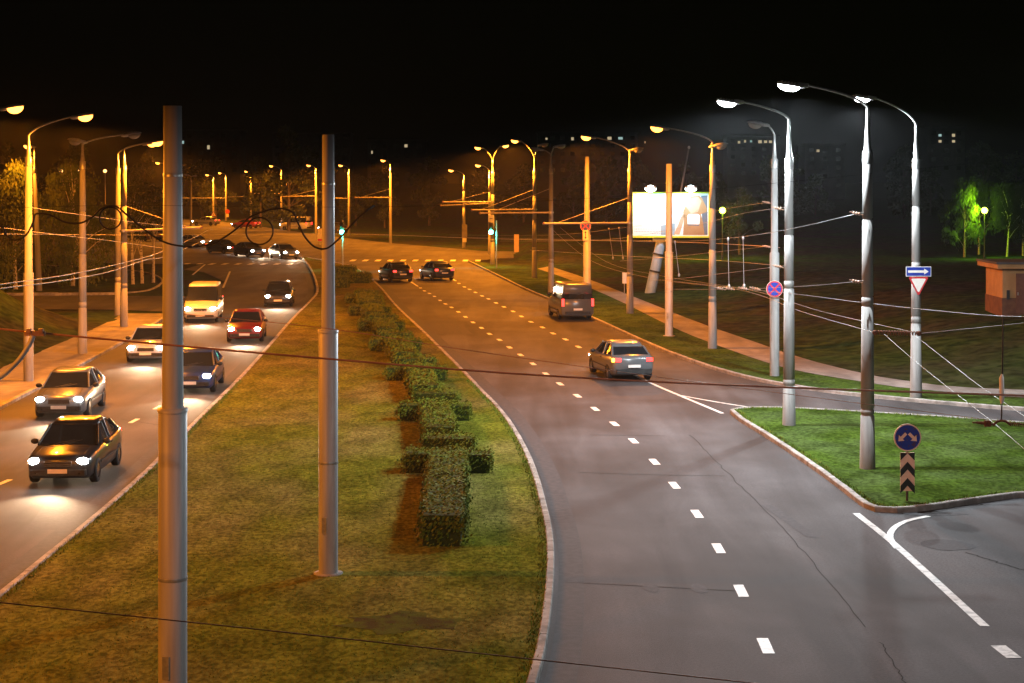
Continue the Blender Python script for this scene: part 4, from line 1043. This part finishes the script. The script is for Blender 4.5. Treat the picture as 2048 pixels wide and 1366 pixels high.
# ------------------------------------------------------------------ cars whose lamps light the road
def loft(stations, ring, cap=True):
    vs, fs = [], []
    n = len(ring(*stations[0][1:]))
    for st in stations:
        vs += [(x, st[0], z) for x, z in ring(*st[1:])]
    for i in range(len(stations) - 1):
        for k in range(n): fs.append((i * n + k, i * n + (k + 1) % n, (i + 1) * n + (k + 1) % n, (i + 1) * n + k))
    if cap: fs += [tuple(range(n)), tuple(range((len(stations) - 1) * n, len(stations) * n))[::-1]]
    return vs, fs
def car_proto(name, label, cat, van=False):
    t = thing(name, label, cat)
    hs = 1.0
    body_st = [(-2.20, .66, .34, .62), (-2.14, .76, .24, .72), (-1.9, .83, .19, .80), (-1.3, .87, .18, .88), (-.85, .88, .18, .94), (0, .88, .18, .96), (.9, .88, .18, .98), (1.6, .86, .2, 1.02), (2.05, .81, .26, 1.0), (2.18, .72, .34, .90)]
    if van: body_st = [(-2.3, .70, .34, .72), (-2.22, .82, .26, .92), (-1.9, .92, .22, 1.02), (-1.3, .95, .2, 1.14), (-.6, .95, .2, 1.2), (.6, .95, .2, 1.2), (1.8, .95, .2, 1.2), (2.35, .94, .24, 1.2), (2.45, .90, .32, 1.15)]
    ring = lambda hw, zb, zt: [(0, zb), (hw * .86, zb), (hw * .97, zb + .1), (hw, (zb + zt) / 2 + .02), (hw * .975, zt - .07), (hw * .88, zt), (0, zt + .02), (-hw * .88, zt), (-hw * .975, zt - .07), (-hw, (zb + zt) / 2 + .02), (-hw * .97, zb + .1), (-hw * .86, zb)]
    mb = MB(); mb.add(*loft(body_st, ring), True)
    body = obj('body', mb, M['glass'], t); body.material_slots[0].link = 'OBJECT'; body.material_slots[0].material = CARP['black']
    if van: cab = [(-1.25, .86, 1.12, 1.16, .84), (-.72, .88, 1.15, 1.92, .76), (-.3, .88, 1.15, 2.02, .76), (2.2, .88, 1.15, 2.02, .76), (2.40, .86, 1.15, 1.95, .78)]
    else: cab = [(-1.02, .76, .90, .94, .74), (-.30, .80, .93, 1.37, .60), (.15, .80, .93, 1.45, .585), (.85, .80, .95, 1.43, .585), (1.30, .78, .97, 1.28, .60), (1.72, .74, .97, 1.02, .70)]
    cr = lambda hb, zb, zt, ht: [(hb, zb), (ht, zt), (-ht, zt), (-hb, zb)]
    mb = MB(); mb.add(*loft(cab, cr)); obj('windows', mb, M['glass'], t)
    mb = MB()
    if van: rs = [(-.70, .79, 1.5, 1.96), (-.3, .80, 1.48, 2.05), (2.2, .80, 1.48, 2.05), (2.43, .80, 1.48, 1.98)]
    else: rs = [(-.30, .63, 1.33, 1.40), (.15, .615, 1.40, 1.475), (.85, .615, 1.38, 1.455), (1.24, .63, 1.26, 1.32)]
    mb.add(*loft(rs, lambda hw, zb, zt: [(hw, zb), (hw * .96, zt - .02), (hw * .7, zt), (-hw * .7, zt), (-hw * .96, zt - .02), (-hw, zb)]), True)
    if not van:
        for s in (-1, 1):
            mb.tube([(s * .775, -1.03, .93), (s * .625, -.30, 1.375)], .035, 6); mb.tube([(s * .755, 1.72, .98), (s * .625, 1.2, 1.3)], .05, 6); mb.tube([(s * .80, .38, .94), (s * .605, .38, 1.43)], .035, 6)
    rf = obj('roof', mb, M['glass'], t); rf.material_slots[0].link = 'OBJECT'; rf.material_slots[0].material = CARP['black']
    W = .78 if not van else .84
    for sx in (-1, 1):
        for yy in (-1.36, 1.34):
            wm = MB(); prof = [(.20, -.10), (.30, -.10), (.325, -.07), (.325, .07), (.30, .10), (.20, .10)]
            n = 18; vs = []; fs = []
            for r_, o_ in prof:
                for k in range(n): a = 2 * math.pi * k / n; vs.append((sx * W + o_, yy + r_ * math.cos(a), .325 + r_ * math.sin(a)))
            for i in range(len(prof) - 1):
                for k in range(n): fs.append((i * n + k, i * n + (k + 1) % n, (i + 1) * n + (k + 1) % n, (i + 1) * n + k))
            wm.add(vs, fs, True); wh = obj('wheel', wm, M['rubber'], t)
            rm = MB(); xo = sx * W + sx * .085
            rm.add([(xo, yy + .205 * math.cos(2 * math.pi * k / n), .325 + .205 * math.sin(2 * math.pi * k / n)) for k in range(n)] + [(xo + sx * .03, yy, .325)], [(k, (k + 1) % n, n) for k in range(n)]); obj('rim', rm, M['chrome'], wh)
    zf = .66 if not van else .78; yf = -2.13 if not van else -2.22
    for sx in (-1, 1):
        obj('headlight', MB().ell((sx * (.62 if not van else .68), yf, zf), (.155, .10, .095), 14, 8), M['headlamp'], t)
        obj('tail_light', MB().box((sx * (.64 if not van else .84), 2.16 if not van else 2.42, .86 if not van else 1.0), (.26 if not van else .14, .08, .14 if not van else .4), bev=.02), M['taillamp'], t)
        mr = obj('mirror', MB().ell((sx * (.95 if not van else 1.04), -.72 if not van else -.95, .98 if not van else 1.3), (.11, .07, .08 if not van else .13), 10, 6), M['dark'], t)
    ws = .895 if not van else .965
    for sx in (-1, 1):
        tr = MB().box((sx * ws, 0, .52), (.02, 2.3, .05))
        obj('side_trim', tr, M['dark'], t)
        obj('door_handle', MB().box((sx * (ws - .01), .28, .84), (.025, .16, .03)), M['dark'], t)
        obj('fog_lamp', MB().ell((sx * .56, yf - .085, .36), (.07, .03, .05), 10, 6), M['glass'], t)
        obj('wiper', MB().tube([(sx * .1 - .25, -1.03 if not van else -1.27, .95 if not van else 1.18), (sx * .1 + .25, -.86 if not van else -1.1, 1.03 if not van else 1.33)], .012, 5), M['dark'], t)
    for k in range(3): obj('grille_bar', MB().box((0, yf - .085, zf - .11 + .045 * k), (.70, .02, .012)), M['chrome'], t)
    obj('bonnet_line', MB().tube([(-.62, -1.9, .815), (-.6, -1.2, .905), (.6, -1.2, .905), (.62, -1.9, .815)], .008, 4), M['dark'], t) if not van else None
    obj('grille', MB().box((0, yf - .05, zf - .06), (.72, .06, .14), bev=.02), M['dark'], t)
    obj('bumper', MB().box((0, yf - .03, .38), (1.46, .16, .14), bev=.05), M['dark'], t)
    obj('bumper', MB().box((0, 2.18 if not van else 2.42, .42), (1.44, .14, .16), bev=.05), M['dark'], t)
    obj('licence_plate', MB().box((0, yf - .125, .42), (.5, .02, .11)), M['white'], t)
    obj('licence_plate', MB().box((0, 2.265 if not van else 2.5, .62), (.5, .02, .11)), M['white'], t)
    return t
sedan = car_proto('car', 'x', 'car')
van = car_proto('van', 'x', 'van', True)
first = {'sedan': sedan, 'van': van}; used = set()
beam = bpy.data.lights.new('headlight_beam', 'SPOT'); beam.color = (1, .70, .42); beam.energy = HEAD_W; beam.spot_size = R(75); beam.spot_blend = .8; beam.shadow_soft_size = .1
def place_car(kind, X, Y, rz, colr, label, group, beams=True, z=0.012):
    src = first[kind]
    if kind not in used:
        o = src; used.add(kind); o.location = (X, Y, z); o.rotation_euler = (0, 0, rz); o['label'] = label; o['group'] = group
    else: o = dup(src, (X, Y, z), rz, label, group)
    for ch in o.children:
        if ch.name.split('.')[0] in ('body', 'roof'):
            ch.material_slots[0].link = 'OBJECT'; ch.material_slots[0].material = CARP[colr]
    if beams:
        l = bpy.data.objects.new('headlight_beam', beam); C.objects.link(l); l.parent = o; l.location = (0, -2.45, .66); l.rotation_euler = (R(85), 0, math.pi)
    return o
IN, OUT = 'cars coming toward the camera on the left carriageway', 'cars driving away on the right carriageway'
place_car('sedan', -11.75, 48.6, R(1), 'black', 'black car with headlights on, nearest of the oncoming cars', IN)
place_car('sedan', -15.05, 61.5, R(3), 'grey', 'grey car with headlights on, nearest in the lane by the left pavement', IN)
place_car('sedan', -12.0, 68.5, R(3), 'blue', 'dark blue oncoming car behind the nearest black car', IN)
place_car('sedan', -15.9, 79.5, R(4), 'silver', 'silver oncoming car second in the lane by the left pavement', IN)
place_car('sedan', -13.1, 89, R(5), 'red', 'dark red oncoming car third in the lane by the lawn', IN)
place_car('van', -17.3, 101, R(5), 'white', 'white van with headlights on by the left pavement', IN)
place_car('sedan', -14.6, 113, R(5), 'black', 'black oncoming car passing the bend of the reservation', IN)
place_car('sedan', -22.6, 178, R(28), 'grey', 'grey car with headlights on at the crossing, closest to the reservation', IN)
place_car('sedan', -26.6, 182, R(34), 'blue', 'dark blue car with headlights on in the middle lane at the crossing', IN)
place_car('sedan', -30.5, 190, R(42), 'black', 'black car with headlights on turning into the crossing', IN)
place_car('sedan', -36.5, 207, R(50), 'silver', 'silver car with headlights on approaching the crossing from the bend', IN)
place_car('sedan', -44.5, 226, R(55), 'red', 'red car with headlights on farthest round the bend', IN)
a_car = place_car('sedan', 4.35, 72.5, R(180 + 11), 'grey', 'grey car driving away with its amber indicator lit', OUT, False)
for ch in a_car.children: pass
obj('indicator', MB().box((.83, 2.16, .86), (.10, .09, .14), bev=.02), M['amber'], a_car)
place_car('van', 3.3, 103, R(180 + 9), 'grey', 'grey van driving away along the right kerb', OUT, False)
place_car('sedan', -9.0, 139, R(180 + 19), 'black', 'black car driving away in the lane by the reservation', OUT, False)
place_car('sedan', -5.9, 141, R(180 + 19), 'blue', 'dark blue car driving away in the middle lane near the crossing', OUT, False)
place_car('sedan', -26, 262, R(180 + 62), 'black', 'black car beyond the junction, nearest of those heading left', OUT, False)
place_car('van', -33, 274, R(180 + 66), 'white', 'white van beyond the junction heading left', OUT, False)
place_car('sedan', -42, 284, R(180 + 68), 'red', 'red car beyond the junction, middle of those heading left', OUT, False)
place_car('sedan', -51, 300, R(180 + 70), 'silver', 'silver car beyond the junction, farthest of those heading left', OUT, False)
